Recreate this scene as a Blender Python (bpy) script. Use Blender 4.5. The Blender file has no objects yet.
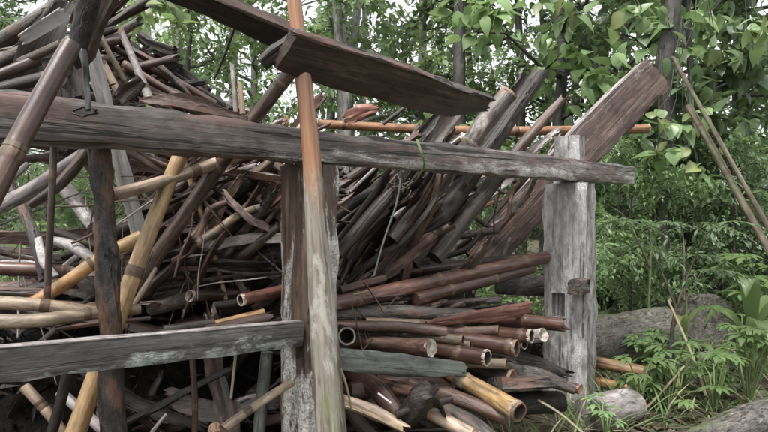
import bpy, math, random
from mathutils import Vector, Matrix, noise
R = math.radians
rng = random.Random(11)
scene = bpy.context.scene
COL = scene.collection
F, CX, CY, CAMZ = 603.0, 384.0, 216.0, 1.15

def P(px, py, d):
    return Vector(((px - CX) / F * d, d, CAMZ - (py - CY) / F * d))

def beam_d(px):
    return 1.0 / (0.625 - 0.000608 * px)

# ------------------------------------------------------------------ tagging
def tag(o, label=None, cat=None, group=None, kind=None):
    if label: o['label'] = label
    if cat: o['category'] = cat
    if group: o['group'] = group
    if kind: o['kind'] = kind
    return o

def link(name, me, parent=None, mats=()):
    o = bpy.data.objects.new(name, me)
    COL.objects.link(o)
    for m in mats: me.materials.append(m)
    if parent: o.parent = parent
    return o

def empty(name, loc=(0, 0, 0)):
    o = bpy.data.objects.new(name, None)
    o.empty_display_size = .1
    COL.objects.link(o); o.location = loc
    return o

# ------------------------------------------------------------------ materials
class NT:
    def __init__(s, name):
        s.m = bpy.data.materials.new(name); s.m.use_nodes = True
        s.t = s.m.node_tree; s.n = s.t.nodes; s.n.clear()
        s.out = s.n.new('ShaderNodeOutputMaterial')
        s.b = s.n.new('ShaderNodeBsdfPrincipled')
        s.t.links.new(s.b.outputs[0], s.out.inputs[0])
    def new(s, t, **kw):
        n = s.n.new(t)
        for k, v in kw.items(): setattr(n, k, v)
        return n
    def ln(s, a, b): s.t.links.new(a, b)
    def noise(s, vec, scale, detail=5, rough=.6, dist=0.):
        n = s.new('ShaderNodeTexNoise')
        n.inputs['Scale'].default_value = scale; n.inputs['Detail'].default_value = detail
        n.inputs['Roughness'].default_value = rough; n.inputs['Distortion'].default_value = dist
        s.ln(vec, n.inputs['Vector']); return n.outputs['Fac']
    def ramp(s, fac, stops):
        n = s.new('ShaderNodeValToRGB'); cr = n.color_ramp
        while len(cr.elements) < len(stops): cr.elements.new(.5)
        for e, (p, c) in zip(cr.elements, stops):
            e.position = p; e.color = (c, c, c, 1) if isinstance(c, (int, float)) else (*c, 1)
        s.ln(fac, n.inputs[0]); return n.outputs[0]
    def mix(s, fac, a, b, mode='MIX'):
        n = s.new('ShaderNodeMix', data_type='RGBA', blend_type=mode)
        for sock, v in ((n.inputs[0], fac), (n.inputs[6], a), (n.inputs[7], b)):
            if hasattr(v, 'is_output'): s.ln(v, sock)
            elif isinstance(v, (int, float)): sock.default_value = v if sock == n.inputs[0] else (v, v, v, 1)
            else: sock.default_value = (*v, 1)
        return n.outputs[2]
    def mapr(s, fac, a, b):
        n = s.new('ShaderNodeMapRange'); s.ln(fac, n.inputs[0])
        n.inputs[3].default_value = a; n.inputs[4].default_value = b
        return n.outputs[0]
    def coords(s, spread=20.):
        tc = s.new('ShaderNodeTexCoord'); oi = s.new('ShaderNodeObjectInfo')
        v = s.new('ShaderNodeVectorMath', operation='SCALE')
        cmb = s.new('ShaderNodeCombineXYZ')
        for i in range(3): s.ln(oi.outputs['Random'], cmb.inputs[i])
        s.ln(cmb.outputs[0], v.inputs[0]); v.inputs['Scale'].default_value = spread
        a = s.new('ShaderNodeVectorMath', operation='ADD')
        s.ln(tc.outputs['Object'], a.inputs[0]); s.ln(v.outputs[0], a.inputs[1])
        return a.outputs[0], oi.outputs['Random']
    def scaled(s, vec, sc):
        n = s.new('ShaderNodeMapping'); s.ln(vec, n.inputs[0]); n.inputs['Scale'].default_value = sc
        return n.outputs[0]

def wood(name, dark, mid, light, lichen=None, lich=(.55, .62), lscale=7, lstretch=.5, grain=45, along=2.5,
         rough=(.4, .75), bump=.35, cracks=.7, stain=.6, second=None, vary=.3, spec=.5, grad=None, mottle=.4, gape=(.33, .41)):
    """weathered wood: grain runs along local Z"""
    s = NT(name); vec, rnd = s.coords()
    g = s.noise(s.scaled(vec, (grain, grain, along)), 1, 7, .65, .4)
    col = s.ramp(g, [(.28, dark), (.5, mid), (.72, light)])
    st = s.noise(s.scaled(vec, (6, 6, 2.2)), 1, 5, .6)
    col = s.mix(s.ramp(st, [(.35, stain), (.62, 0)]), col, dark)
    if second:
        s2 = s.noise(s.scaled(vec, (8, 8, 2.5)), 1, 6, .65)
        col = s.mix(s.ramp(s2, [(.52, 0), (.6, .85)]), col, second)
    cr = s.noise(s.scaled(vec, (grain * 1.3, grain * 1.3, along * .6)), 1, 3, .5, .8)
    ck = s.ramp(cr, [(gape[0], 1), (gape[1], 0)])
    n = s.new('ShaderNodeMath', operation='MULTIPLY'); s.ln(ck, n.inputs[0]); n.inputs[1].default_value = cracks
    col = s.mix(n.outputs[0], col, tuple(c * .25 for c in dark))
    hgt = s.mix(.5, g, s.mix(1., ck, (.0, .0, .0)))
    sub = s.new('ShaderNodeMath', operation='SUBTRACT'); s.ln(g, sub.inputs[0]); s.ln(n.outputs[0], sub.inputs[1])
    h = sub.outputs[0]
    if lichen:
        l = s.noise(s.scaled(vec, (lscale, lscale, lscale * lstretch)), 1, 9, .72, .3)
        if grad:
            sp = s.new('ShaderNodeSeparateXYZ'); s.ln(s.new('ShaderNodeTexCoord').outputs['Object'], sp.inputs[0])
            for ax, k, off in grad:
                ma = s.new('ShaderNodeMath', operation='MULTIPLY_ADD'); s.ln(sp.outputs[ax], ma.inputs[0]); ma.inputs[1].default_value = k; ma.inputs[2].default_value = off
                ad = s.new('ShaderNodeMath', operation='ADD'); s.ln(l, ad.inputs[0]); s.ln(ma.outputs[0], ad.inputs[1]); l = ad.outputs[0]
        lf = s.ramp(l, [(lich[0], 0), (lich[1], 1)])
        fine = s.ramp(s.noise(vec, 90, 3, .6), [(.35, .45), (.6, 1)])
        lm = s.new('ShaderNodeMath', operation='MULTIPLY'); s.ln(lf, lm.inputs[0]); s.ln(fine, lm.inputs[1])
        col = s.mix(lm.outputs[0], col, lichen)
        ad = s.new('ShaderNodeMath', operation='ADD'); s.ln(h, ad.inputs[0]); s.ln(lm.outputs[0], ad.inputs[1]); h = ad.outputs[0]
    mo = s.noise(s.scaled(vec, (26, 26, 11)), 1, 8, .72, .2)
    col = s.mix(1., col, s.ramp(mo, [(.34, mottle), (.5, .9), (.66, 1.25)]), 'MULTIPLY')
    hv = s.new('ShaderNodeHueSaturation'); s.ln(col, hv.inputs['Color'])
    s.ln(s.mapr(rnd, 1 - vary, 1 + vary), hv.inputs['Value'])
    s.ln(hv.outputs[0], s.b.inputs['Base Color'])
    am = s.new('ShaderNodeMath', operation='MULTIPLY_ADD'); s.ln(mo, am.inputs[0]); am.inputs[1].default_value = .5; s.ln(h, am.inputs[2]); h = am.outputs[0]
    s.ln(s.mapr(st, rough[0], rough[1]), s.b.inputs['Roughness']); s.b.inputs['Specular IOR Level'].default_value = spec
    b = s.new('ShaderNodeBump'); b.inputs['Strength'].default_value = bump; b.inputs['Distance'].default_value = .012
    s.ln(h, b.inputs['Height']); s.ln(b.outputs[0], s.b.inputs['Normal'])
    return s.m

def pole_mat():
    s = NT('bamboo_skin_orange_to_lichen'); vec, rnd = s.coords(0)
    z = s.new('ShaderNodeSeparateXYZ'); s.ln(vec, z.inputs[0])
    g = s.noise(s.scaled(vec, (50, 50, 2.5)), 1, 7, .65, .4)
    top = s.ramp(g, [(.28, (.13, .058, .03)), (.5, (.29, .145, .08)), (.75, (.42, .25, .15))])
    low = s.ramp(g, [(.3, (.07, .055, .04)), (.5, (.2, .18, .145)), (.7, (.34, .32, .275))])
    blot = s.noise(s.scaled(vec, (9, 9, 3)), 1, 8, .7, .3)
    low = s.mix(s.ramp(blot, [(.52, 0), (.58, .9)]), low, (.35, .34, .305))
    gr = s.noise(s.scaled(vec, (6, 6, 2)), 1, 6, .65)
    low = s.mix(s.ramp(gr, [(.5, 0), (.62, .75)]), low, (.14, .17, .07))
    bro = s.noise(s.scaled(vec, (12, 12, 1.6)), 1, 6, .65)
    low = s.mix(s.ramp(bro, [(.53, 0), (.57, .85)]), low, (.085, .05, .035))
    a = s.new('ShaderNodeMath', operation='MULTIPLY_ADD'); s.ln(blot, a.inputs[0]); a.inputs[1].default_value = .8; s.ln(z.outputs[2], a.inputs[2])
    f = s.ramp(a.outputs[0], [(.0, 0), (1., 1)]); 
    mr = s.new('ShaderNodeMapRange'); s.ln(a.outputs[0], mr.inputs[0]); mr.inputs[1].default_value = .98; mr.inputs[2].default_value = 1.16
    col = s.mix(mr.outputs[0], top, low)
    s.ln(col, s.b.inputs['Base Color']); s.ln(s.mapr(mr.outputs[0], .35, .8), s.b.inputs['Roughness'])
    b = s.new('ShaderNodeBump'); b.inputs['Strength'].default_value = .45; b.inputs['Distance'].default_value = .012
    m = s.new('ShaderNodeMath', operation='MULTIPLY'); s.ln(g, m.inputs[0]); s.ln(mr.outputs[0], m.inputs[1])
    s.ln(m.outputs[0], b.inputs['Height']); s.ln(b.outputs[0], s.b.inputs['Normal'])
    return s.m

def leafmat(name, a, b, trans=.38, vary=.35, rough=.36):
    s = NT(name)
    tc = s.new('ShaderNodeTexCoord'); oi = s.new('ShaderNodeObjectInfo'); geo = s.new('ShaderNodeNewGeometry')
    rnd = geo.outputs['Random Per Island']
    col = s.mix(rnd, a, b)
    col = s.mix(s.ramp(s.noise(tc.outputs['Object'], 1.4, 3), [(.4, 0), (.7, .5)]), col, tuple(min(1, c * 1.5) for c in b))
    hv = s.new('ShaderNodeHueSaturation'); s.ln(col, hv.inputs['Color']); hv.inputs['Saturation'].default_value = .8
    s.ln(s.mapr(oi.outputs['Random'], 1 - vary, 1 + vary), hv.inputs['Value'])
    s.ln(hv.outputs[0], s.b.inputs['Base Color']); s.b.inputs['Roughness'].default_value = rough
    tr = s.new('ShaderNodeBsdfTranslucent')
    s.ln(s.mix(.5, hv.outputs[0], (.2, .28, .1)), tr.inputs[0])
    mx = s.new('ShaderNodeMixShader'); mx.inputs[0].default_value = trans
    s.ln(s.b.outputs[0], mx.inputs[1]); s.ln(tr.outputs[0], mx.inputs[2]); s.ln(mx.outputs[0], s.out.inputs[0])
    return s.m

def plain(name, c, rough=.6):
    s = NT(name); vec, rnd = s.coords()
    n = s.noise(vec, 30, 5)
    s.ln(s.mix(n, tuple(x * .5 for x in c), tuple(min(1, x * 1.4) for x in c)), s.b.inputs['Base Color'])
    s.b.inputs['Roughness'].default_value = rough
    b = s.new('ShaderNodeBump'); b.inputs['Strength'].default_value = .3; b.inputs['Distance'].default_value = .01
    s.ln(n, b.inputs['Height']); s.ln(b.outputs[0], s.b.inputs['Normal'])
    return s.m

M = {}
M['beam'] = wood('beam_wood', (.025, .021, .019), (.12, .102, .094), (.29, .262, .245), (.48, .46, .435), (.5, .62), 7, .2, second=(.13, .08, .066), rough=(.25, .55), bump=.4, vary=.03, grad=[(2, .045, -.1), (0, -1.1, 0)], gape=(.38, .425), grain=38, along=1.6, cracks=.95)
M['grey'] = wood('grey_wood', (.13, .125, .125), (.3, .29, .285), (.45, .44, .43), (.56, .56, .55), (.5, .66), 8, .35, cracks=.85, stain=.45, bump=.5, gape=(.36, .4), second=(.17, .155, .145), vary=.05)
M['postw'] = wood('flaking_post_wood', (.04, .026, .02), (.12, .078, .056), (.22, .16, .125), (.5, .485, .46), (.445, .475), 5.5, .25, grad=[(2, -.09, .07)], gape=(.36, .4), cracks=.95, bump=.5, vary=.05)
M['lichen_pole'] = wood('lichen_pole_skin', (.16, .13, .095), (.32, .29, .23), (.42, .4, .34), (.6, .59, .54), (.45, .58), 9, .3, second=(.13, .16, .06), cracks=.3, vary=.05)
M['orange'] = wood('orange_bamboo', (.14, .062, .03), (.29, .145, .075), (.41, .23, .13), (.5, .4, .3), (.62, .72), 8, .25, cracks=.25, stain=.4, rough=(.28, .5), bump=.1)
M['polemix'] = pole_mat()
M['yellow'] = wood('yellow_bamboo', (.13, .08, .035), (.38, .25, .12), (.52, .37, .2), None, cracks=.5, stain=.6, rough=(.28, .5), bump=.1, second=(.3, .15, .06))
M['mossbam'] = wood('mossy_brown_bamboo', (.05, .04, .028), (.14, .11, .075), (.25, .2, .15), None, rough=(.4, .7), second=(.09, .1, .045))
M['oldbam'] = wood('old_orange_tan_bamboo', (.07, .035, .018), (.27, .155, .075), (.42, .27, .145), None, cracks=.5, stain=.6, rough=(.3, .55))
M['tan'] = wood('tan_bamboo', (.085, .06, .042), (.33, .25, .18), (.48, .39, .3), None, cracks=.5, stain=.65, rough=(.35, .6), bump=.15, second=(.24, .16, .1))
M['redbrown'] = wood('wet_redbrown_bamboo', (.028, .014, .011), (.095, .047, .034), (.2, .115, .088), (.4, .33, .3), (.63, .75), 9, .4, cracks=.35, rough=(.18, .45), bump=.15)
M['wetbrown'] = wood('wet_brown_wood', (.014, .009, .007), (.056, .035, .027), (.155, .105, .085), (.3, .25, .23), (.62, .74), 7, .3, rough=(.15, .42), bump=.25)
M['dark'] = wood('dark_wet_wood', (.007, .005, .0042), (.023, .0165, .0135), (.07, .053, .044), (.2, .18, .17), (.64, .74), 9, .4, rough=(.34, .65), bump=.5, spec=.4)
M['rot'] = wood('rotten_debris_void_shade', (.003, .003, .003), (.008, .007, .006), (.02, .016, .014), None, rough=(.6, .9), bump=.8, grain=30, along=20, spec=.08)  # near-black tone paints in the shade inside the pile, darker than rotten bark
M['charpost'] = wood('charred_post_bark', (.007, .006, .006), (.024, .02, .019), (.07, .06, .058), (.17, .15, .145), (.6, .72), 12, .5, grain=26, along=9, rough=(.3, .6), bump=1., second=(.12, .062, .034), vary=.03)
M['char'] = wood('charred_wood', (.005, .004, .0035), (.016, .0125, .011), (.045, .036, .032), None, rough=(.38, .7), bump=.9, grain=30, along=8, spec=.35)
M['bark'] = wood('grey_bark', (.02, .0165, .0145), (.082, .069, .06), (.18, .16, .145), (.34, .32, .3), (.56, .66), 10, .6, grain=28, along=7, bump=.8, second=(.13, .07, .05))
M['greybark'] = wood('mossy_grey_bark', (.045, .04, .033), (.13, .118, .1), (.25, .235, .21), (.38, .38, .34), (.55, .66), 16, .8, grain=55, along=24, bump=1., second=(.08, .1, .04), vary=.08, mottle=.3)
M['stump'] = wood('rust_white_stump', (.03, .025, .022), (.1, .087, .078), (.2, .18, .165), (.32, .3, .28), (.55, .63), 9, .4, rough=(.35, .7), second=(.17, .07, .04), vary=.05)
M['pinkish'] = wood('pinkish_split_wood', (.13, .085, .075), (.29, .2, .18), (.44, .34, .31), None, rough=(.25, .55), cracks=.4)
M['greylog'] = wood('shaded_wet_grey_log', (.014, .011, .009), (.058, .046, .039), (.15, .125, .11), (.3, .28, .265), (.58, .68), 9, .4, bump=.6)  # bark tone darkened so the leaning logs carry the hollow's shade
M['palebr'] = wood('pale_branch_bark', (.1, .08, .075), (.3, .26, .245), (.45, .41, .4), (.55, .52, .51), (.5, .62), 7, .4, bump=.4)
M['rust'] = wood('rusty_plank_wood', (.026, .014, .01), (.11, .06, .043), (.25, .155, .118), (.42, .36, .32), (.6, .68), 6, .25, rough=(.3, .6), bump=.45, second=(.05, .03, .028))
M['wideplank'] = wood('weathered_plank_wood', (.025, .015, .011), (.1, .062, .047), (.22, .155, .125), (.4, .37, .33), (.6, .7), 6, .25, rough=(.3, .6), bump=.45, second=(.05, .03, .028), vary=.05)
M['red'] = wood('red_plank_wood', (.09, .035, .024), (.2, .085, .06), (.3, .15, .11), None, cracks=.35, rough=(.3, .55))
M['rail'] = wood('rail_wood', (.03, .026, .026), (.095, .085, .085), (.17, .155, .155), (.27, .3, .28), (.54, .62), 13, .4, rough=(.35, .65), vary=.03, grad=[(0, -2.6, 0), (2, .12, -.13)])
M['railgreen'] = wood('green_grey_board', (.035, .037, .033), (.1, .108, .096), (.17, .18, .165), (.24, .27, .24), (.56, .66), 9, .5, vary=.05)
M['white'] = wood('whitish_board', (.3, .29, .29), (.6, .59, .6), (.7, .69, .7), None, cracks=.3, stain=.12, vary=.03, mottle=.75)
M['cut'] = wood('pale_cut_wood', (.16, .125, .09), (.3, .25, .195), (.42, .37, .3), (.5, .49, .46), (.5, .6), 30, 1, grain=60, along=60, cracks=.5, bump=.3)
M['cutbrown'] = wood('brown_cut_wood', (.09, .05, .03), (.2, .125, .08), (.3, .2, .14), None, grain=60, along=60, cracks=.5, bump=.3)
M['inner'] = plain('dark_hollow', (.03, .02, .015), .8)
M['node'] = wood('bamboo_node_band', (.05, .03, .02), (.12, .075, .045), (.22, .15, .1), None, vary=.1)
M['nodelight'] = wood('pale_node_band', (.2, .15, .1), (.34, .27, .2), (.45, .37, .3), None, vary=.1)
M['rubber'] = plain('black_rubber', (.012, .012, .013), .35)
M['tarp'] = plain('pale_tarp', (.36, .35, .36), .4)
M['string'] = plain('grey_string', (.08, .09, .085), .7)
M['greenvine'] = plain('green_stalk', (.11, .16, .05), .6)
M['straw'] = plain('dry_straw', (.22, .195, .12), .8)
M['trunk'] = wood('tree_bark', (.018, .017, .015), (.055, .05, .045), (.11, .105, .095), (.24, .26, .23), (.58, .68), 6, .6, grain=20, along=6, bump=.8)
M['paletrunk'] = wood('pale_tree_bark', (.1, .1, .085), (.21, .2, .18), (.3, .29, .27), (.4, .42, .38), (.52, .64), 5, .6, grain=20, along=6, bump=.6)
M['l_mid'] = leafmat('mid_green_leaf', (.09, .175, .05), (.17, .275, .085))
M['l_dark'] = leafmat('dark_green_leaf', (.055, .11, .038), (.105, .18, .06))
M['l_blue'] = leafmat('bluish_green_leaf', (.08, .15, .065), (.145, .235, .105), .28)
M['l_light'] = leafmat('light_green_leaf', (.1, .19, .045), (.16, .26, .07), .5)
M['l_yellow'] = leafmat('yellowing_leaf', (.14, .2, .04), (.22, .24, .06), .45)
M['l_brown'] = leafmat('dead_leaf', (.05, .032, .02), (.12, .08, .05), .15)

# ------------------------------------------------------------------ sweeps
def catmull(pts, vals, n):
    k = len(pts)
    if k == 2:
        return [(pts[0].lerp(pts[1], i / n), vals[0] + (vals[1] - vals[0]) * i / n) for i in range(n + 1)]
    out = []
    for i in range(n + 1):
        f = i / n * (k - 1); j = min(int(f), k - 2); t = f - j
        p0 = pts[max(j - 1, 0)]; p1 = pts[j]; p2 = pts[j + 1]; p3 = pts[min(j + 2, k - 1)]
        q = .5 * ((2 * p1) + (p2 - p0) * t + (2 * p0 - 5 * p1 + 4 * p2 - p3) * t * t + (3 * p1 - p0 - 3 * p2 + p3) * t ** 3)
        out.append((q, vals[j] + (vals[j + 1] - vals[j]) * t))
    return out

def frame(p0, p1, wide=None):
    z = (p1 - p0).normalized()
    view = wide if wide is not None else ((p0 + p1) / 2 - Vector((0, 0, CAMZ))).normalized()
    x = z.cross(view)
    if x.length < 1e-4: x = z.cross(Vector((1, 0, 0)))
    x.normalize(); y = z.cross(x)
    m = Matrix((x, y, z)).transposed().to_4x4(); m.translation = p0
    return m

def finish(me, angle=38):
    me.update()
    for p in me.polygons: p.use_smooth = True
    try: me.set_sharp_from_angle(angle=R(angle))
    except Exception: pass

def build_tube(name, loc_pts, radii, n=12, lump=.05, freq=3., bam=0., jag0=0., jag1=0., close0=True, close1=True, seed=0.,
               flat=1., rough=0.):
    """round sweep along local points; returns mesh, material slot 1 is used on bamboo node bands"""
    L = sum((loc_pts[i + 1] - loc_pts[i]).length for i in range(len(loc_pts) - 1))
    nr = max(6, min(44, int(L / .07)))
    if len(loc_pts) > 2: nr = max(nr, 5 * len(loc_pts))
    path = catmull(loc_pts, radii, nr)
    samples = [(i / nr, 1., 0) for i in range(nr + 1)]
    if bam:
        t = bam * (.3 + .5 * ((seed * 7.13) % 1)) / L
        while t < .985:
            e = .012 / L
            if t > .02:
                samples += [(t - 1.6 * e, 1.0, 0), (t - .7 * e, 1.05, 1), (t, 1.1, 1), (t + .8 * e, .97, 2), (t + 2.2 * e, 1., 0)]
            t += bam * (.85 + .3 * noise.noise(Vector((t * 9, seed, 0)))) / L
        samples.sort()
    V, Fc, MI = [], [], []
    sv = Vector((seed * 13.1, seed * 5.7, seed * 3.3))
    for si, (t, k, mk) in enumerate(samples):
        f = max(0, min(1, t)) * nr; j = min(int(f), nr - 1); u = f - j
        c = path[j][0].lerp(path[j + 1][0], u); r = (path[j][1] * (1 - u) + path[j + 1][1] * u) * k
        for a in range(n):
            th = 2 * math.pi * a / n
            nv = noise.noise(Vector((math.cos(th) * 1.2, math.sin(th) * 1.2, t * L * freq)) + sv)
            rr = r * (1 + lump * 2 * nv)
            if rough: rr *= 1 + rough * noise.noise(Vector((math.cos(th) * 5, math.sin(th) * 5, t * L * freq * 5)) + sv)
            z = 0
            if jag0 and si == 0: z = jag0 * (noise.noise(Vector((math.cos(th) * 3, math.sin(th) * 3, 9)) + sv))
            if jag1 and si == len(samples) - 1: z = jag1 * (noise.noise(Vector((math.cos(th) * 3, math.sin(th) * 3, 4)) + sv))
            V.append((c.x + rr * math.cos(th), c.y + rr * flat * math.sin(th), c.z + z))
    m = len(samples)
    for i in range(m - 1):
        band = 1 if (samples[i][2] == 1 or samples[i + 1][2] == 1) else 0
        for a in range(n):
            b = (a + 1) % n
            Fc.append((i * n + a, i * n + b, (i + 1) * n + b, (i + 1) * n + a)); MI.append(band)
    if close0:
        V.append(tuple(path[0][0])); c = len(V) - 1
        for a in range(n): Fc.append((c, (a + 1) % n, a)); MI.append(0)
    if close1:
        V.append(tuple(path[-1][0] - (Vector((0, 0, abs(jag1) * .6))))); c = len(V) - 1; o = (m - 1) * n
        for a in range(n): Fc.append((c, o + a, o + (a + 1) % n)); MI.append(0)
    me = bpy.data.meshes.new(name); me.from_pydata(V, [], Fc)
    me.polygons.foreach_set('material_index', MI); finish(me, 50)
    return me

def end_mesh(name, c, axis, r, hollow, seed, n=18, flat=1.):
    """cut end: rim and inner wall (hollow) or a rough solid disc"""
    z = axis.normalized(); x = z.cross(Vector((0, 1, .01))).normalized(); y = z.cross(x)
    prof = [(1.0, -.012, 0), (1.02, .0, 0), (.99, .004, 0)]
    if hollow:
        prof += [(.80, .003, 0), (.76, -.006, 1), (.72, -.12, 1), (.0, -.125, 1)]
    else:
        prof += [(.8, .001, 0), (.45, -.006, 0), (.15, -.012, 0), (0, -.02, 0)]
    V, Fc, MI = [], [], []
    for (k, h, mi) in prof:
        for a in range(n):
            th = 2 * math.pi * a / n
            w = 1 + .06 * noise.noise(Vector((math.cos(th) * 2, math.sin(th) * 2, seed)))
            hh = h + (.35 * r * noise.noise(Vector((math.cos(th) * 2.2, math.sin(th) * 2.2, seed + 5))) if -.01 < h < .01 else 0) * .5
            q = c + (x * math.cos(th) + y * math.sin(th)) * (r * k * w) + z * hh
            V.append(tuple(q))
    for i in range(len(prof) - 1):
        for a in range(n):
            b = (a + 1) % n
            Fc.append((i * n + a, i * n + b, (i + 1) * n + b, (i + 1) * n + a)); MI.append(prof[i + 1][2])
    me = bpy.data.meshes.new(name); me.from_pydata(V, [], Fc)
    me.polygons.foreach_set('material_index', MI); finish(me, 60)
    return me

SEED = [1.0]
def nseed():
    SEED[0] += 1.37
    return SEED[0]

def rod(name, label, cat, pts, w, mat, group=None, bam=0., lump=.04, n=14, end0=None, end1=None, freq=3., jag=0., node='node',
        cut='cut', flat=1., rough=0.):
    """round pole through pixel+depth points; w = (px, px) widths at both ends"""
    wp = [P(*p) for p in pts]; k = len(pts) - 1
    ws = [w[0] + (w[1] - w[0]) * i / k for i in range(k + 1)] if len(w) == 2 else w
    rad = [ws[i] / 2 / F * pts[i][2] for i in range(k + 1)]
    m = frame(wp[0], wp[-1]); inv = m.inverted(); lp = [inv @ p for p in wp]; sd = nseed()
    me = build_tube(name, lp, rad, n, lump, freq, bam, jag if end0 == 'jag' else 0, jag if end1 == 'jag' else 0,
                    end0 not in ('hollow', 'cut'), end1 not in ('hollow', 'cut'), sd, flat, rough)
    o = link(name, me, None, (M[mat], M[node])); o.matrix_world = m
    tag(o, label, cat, group)
    if end0 in ('hollow', 'cut'):
        link('cut_end', end_mesh('cut_end', lp[0], lp[0] - lp[1], rad[0], end0 == 'hollow', sd), o, (M[cut], M['inner']))
    if end1 in ('hollow', 'cut'):
        link('cut_end', end_mesh('cut_end', lp[-1], lp[-1] - lp[-2], rad[-1], end1 == 'hollow', sd + 1), o, (M[cut], M['inner']))
    return o

def board_mesh(name, lp, ws, ts, roll=0., jag0=0., jag1=0., wear=.004, seed=0., warp=0., cup=0., mw=9, mt=3):
    L = sum((lp[i + 1] - lp[i]).length for i in range(len(lp) - 1))
    nr = max(8, min(50, int(L / .05)))
    pw = catmull(lp, ws, nr); pt = catmull(lp, ts, nr)
    ring = [(-1 + 2 * i / (mw - 1), -1) for i in range(mw)] + [(1, -1 + 2 * i / (mt + 1)) for i in range(1, mt + 1)] + \
           [(1 - 2 * i / (mw - 1), 1) for i in range(mw)] + [(-1, 1 - 2 * i / (mt + 1)) for i in range(1, mt + 1)]
    n = len(ring); V, Fc = [], []
    sv = Vector((seed * 3.1, seed * 7.7, seed * 1.3))
    for i in range(nr + 1):
        t = i / nr; c, w = pw[i]; th = pt[i][1]; a = roll + warp * (t - .5)
        ca, sa = math.cos(a), math.sin(a)
        for (u, v) in ring:
            e = wear * (noise.noise(Vector((u * 2, v * 2, t * L * 9)) + sv) + .6 * noise.noise(Vector((u * 5, v * 3, t * L * 28)) + sv))
            x = u * (w / 2) + e * (2.0 if abs(u) > .99 else .3) * (1 if u > 0 else -1)
            y = v * th / 2 + e * .6 * v + cup * (u * u - .5) * w
            if abs(u) > .99 and abs(v) > .99: x *= .985; y -= .12 * v * th / 2
            z = 0
            if i == 0 and jag0: z = jag0 * (noise.noise(Vector((u * 3.5, v * .5, 3)) + sv) - .1)
            if i == nr and jag1: z = jag1 * (noise.noise(Vector((u * 3.5, v * .5, 8)) + sv) + .1)
            V.append((c.x + x * ca - y * sa, c.y + x * sa + y * ca, c.z + z))
    for i in range(nr):
        for a in range(n):
            b = (a + 1) % n
            Fc.append((i * n + a, i * n + b, (i + 1) * n + b, (i + 1) * n + a))
    def idx(i, j, side):   # vertex on the wide faces: side 0 is v=-1, side 1 is v=1
        return i * n + (j if side == 0 else mw + mt + (mw - 1 - j))
    for i, fl in ((0, False), (nr, True)):
        for j in range(mw - 1):
            q = (idx(i, j, 0), idx(i, j, 1), idx(i, j + 1, 1), idx(i, j + 1, 0))
            Fc.append(q if not fl else q[::-1])
        for q in ([i * n + mw - 1 + k for k in range(mt + 2)], [(i * n + (2 * mw + mt - 1 + k) % n) if (2 * mw + mt - 1 + k) < n else i * n for k in range(mt + 2)]):
            Fc.append(tuple(q[::-1]) if fl else tuple(q))
    me = bpy.data.meshes.new(name); me.from_pydata(V, [], Fc); finish(me, 35)
    return me

def board(name, label, cat, pts, w, thick, mat, group=None, roll=0., jag=(0., 0.), wear=.004, warp=0., cup=0., facing=None):
    wp = [P(*p) for p in pts]; k = len(pts) - 1
    ws = [w[0] + (w[1] - w[0]) * i / k for i in range(k + 1)] if len(w) == 2 else w
    wm = [ws[i] / F * pts[i][2] for i in range(k + 1)]
    m = frame(wp[0], wp[-1], facing); inv = m.inverted(); lp = [inv @ p for p in wp]
    me = board_mesh(name, lp, wm, [thick] * (k + 1), R(roll), jag[0], jag[1], wear, nseed(), R(warp), cup)
    o = link(name, me, None, (M[mat],)); o.matrix_world = m
    return tag(o, label, cat, group)

def boolean(o, loc, rot, size):
    """cut a box-shaped mortise into a mesh"""
    me = bpy.data.meshes.new('cutter'); s = [x / 2 for x in size]
    V = [(x * s[0], y * s[1], z * s[2]) for x in (-1, 1) for y in (-1, 1) for z in (-1, 1)]
    me.from_pydata(V, [], [(0, 1, 3, 2), (4, 6, 7, 5), (0, 4, 5, 1), (2, 3, 7, 6), (0, 2, 6, 4), (1, 5, 7, 3)])
    c = bpy.data.objects.new('cutter', me); COL.objects.link(c)
    c.matrix_world = Matrix.Translation(loc) @ Matrix.Rotation(rot, 4, 'Z')
    md = o.modifiers.new('cut', 'BOOLEAN'); md.object = c; md.operation = 'DIFFERENCE'; md.solver = 'EXACT'
    bpy.context.view_layer.update()
    new = bpy.data.meshes.new_from_object(o.evaluated_get(bpy.context.evaluated_depsgraph_get()))
    o.modifiers.clear(); o.data = new
    bpy.data.objects.remove(c); finish(new, 35)

# ================================================================== THE FRAME OF THE SHED
YAW = R(-45)
A, B = P(-70, 216, beam_d(-70)), P(636, 216, beam_d(636))
dirb = (B - A).normalized(); nb = Vector((dirb.y, -dirb.x, 0))      # nb faces the camera
A = A - nb * .07; B = B - nb * .07
def world_board(name, label, cat, p0, p1, up, w, t, mat, **kw):
    """board between world points, wide axis = up"""
    z = (p1 - p0).normalized(); x = (up - z * up.dot(z)).normalized(); y = z.cross(x)
    m = Matrix((x, y, z)).transposed().to_4x4(); m.translation = p0
    L = (p1 - p0).length
    lp = kw.pop('lp', [Vector((0, 0, 0)), Vector((0, 0, L))])
    k = len(lp)
    ws = w if isinstance(w, (list, tuple)) else [w] * k
    me = board_mesh(name, lp, list(ws), [t] * k, 0, *kw.pop('jag', (0, 0)), kw.pop('wear', .006), nseed(), 0, 0)
    o = link(name, me, None, (M[mat],)); o.matrix_world = m
    return tag(o, label, cat)
L_ = (B - A).length
beam = world_board('support_beam', 'long thick weathered grey-brown beam spanning the picture on top of both posts', 'beam',
                   A + Vector((0, 0, 1.418 - A.z)), B + Vector((0, 0, 1.435 - B.z)), Vector((0, 0, 1)), [.135, .128, .118, .126, .132, .125, .118], .13, 'beam',
                   lp=[Vector((.004 * math.sin(i * 2.1), .006 * math.cos(i * 1.7), L_ * i / 6)) for i in range(7)], jag=(0, .05), wear=.006)

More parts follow.
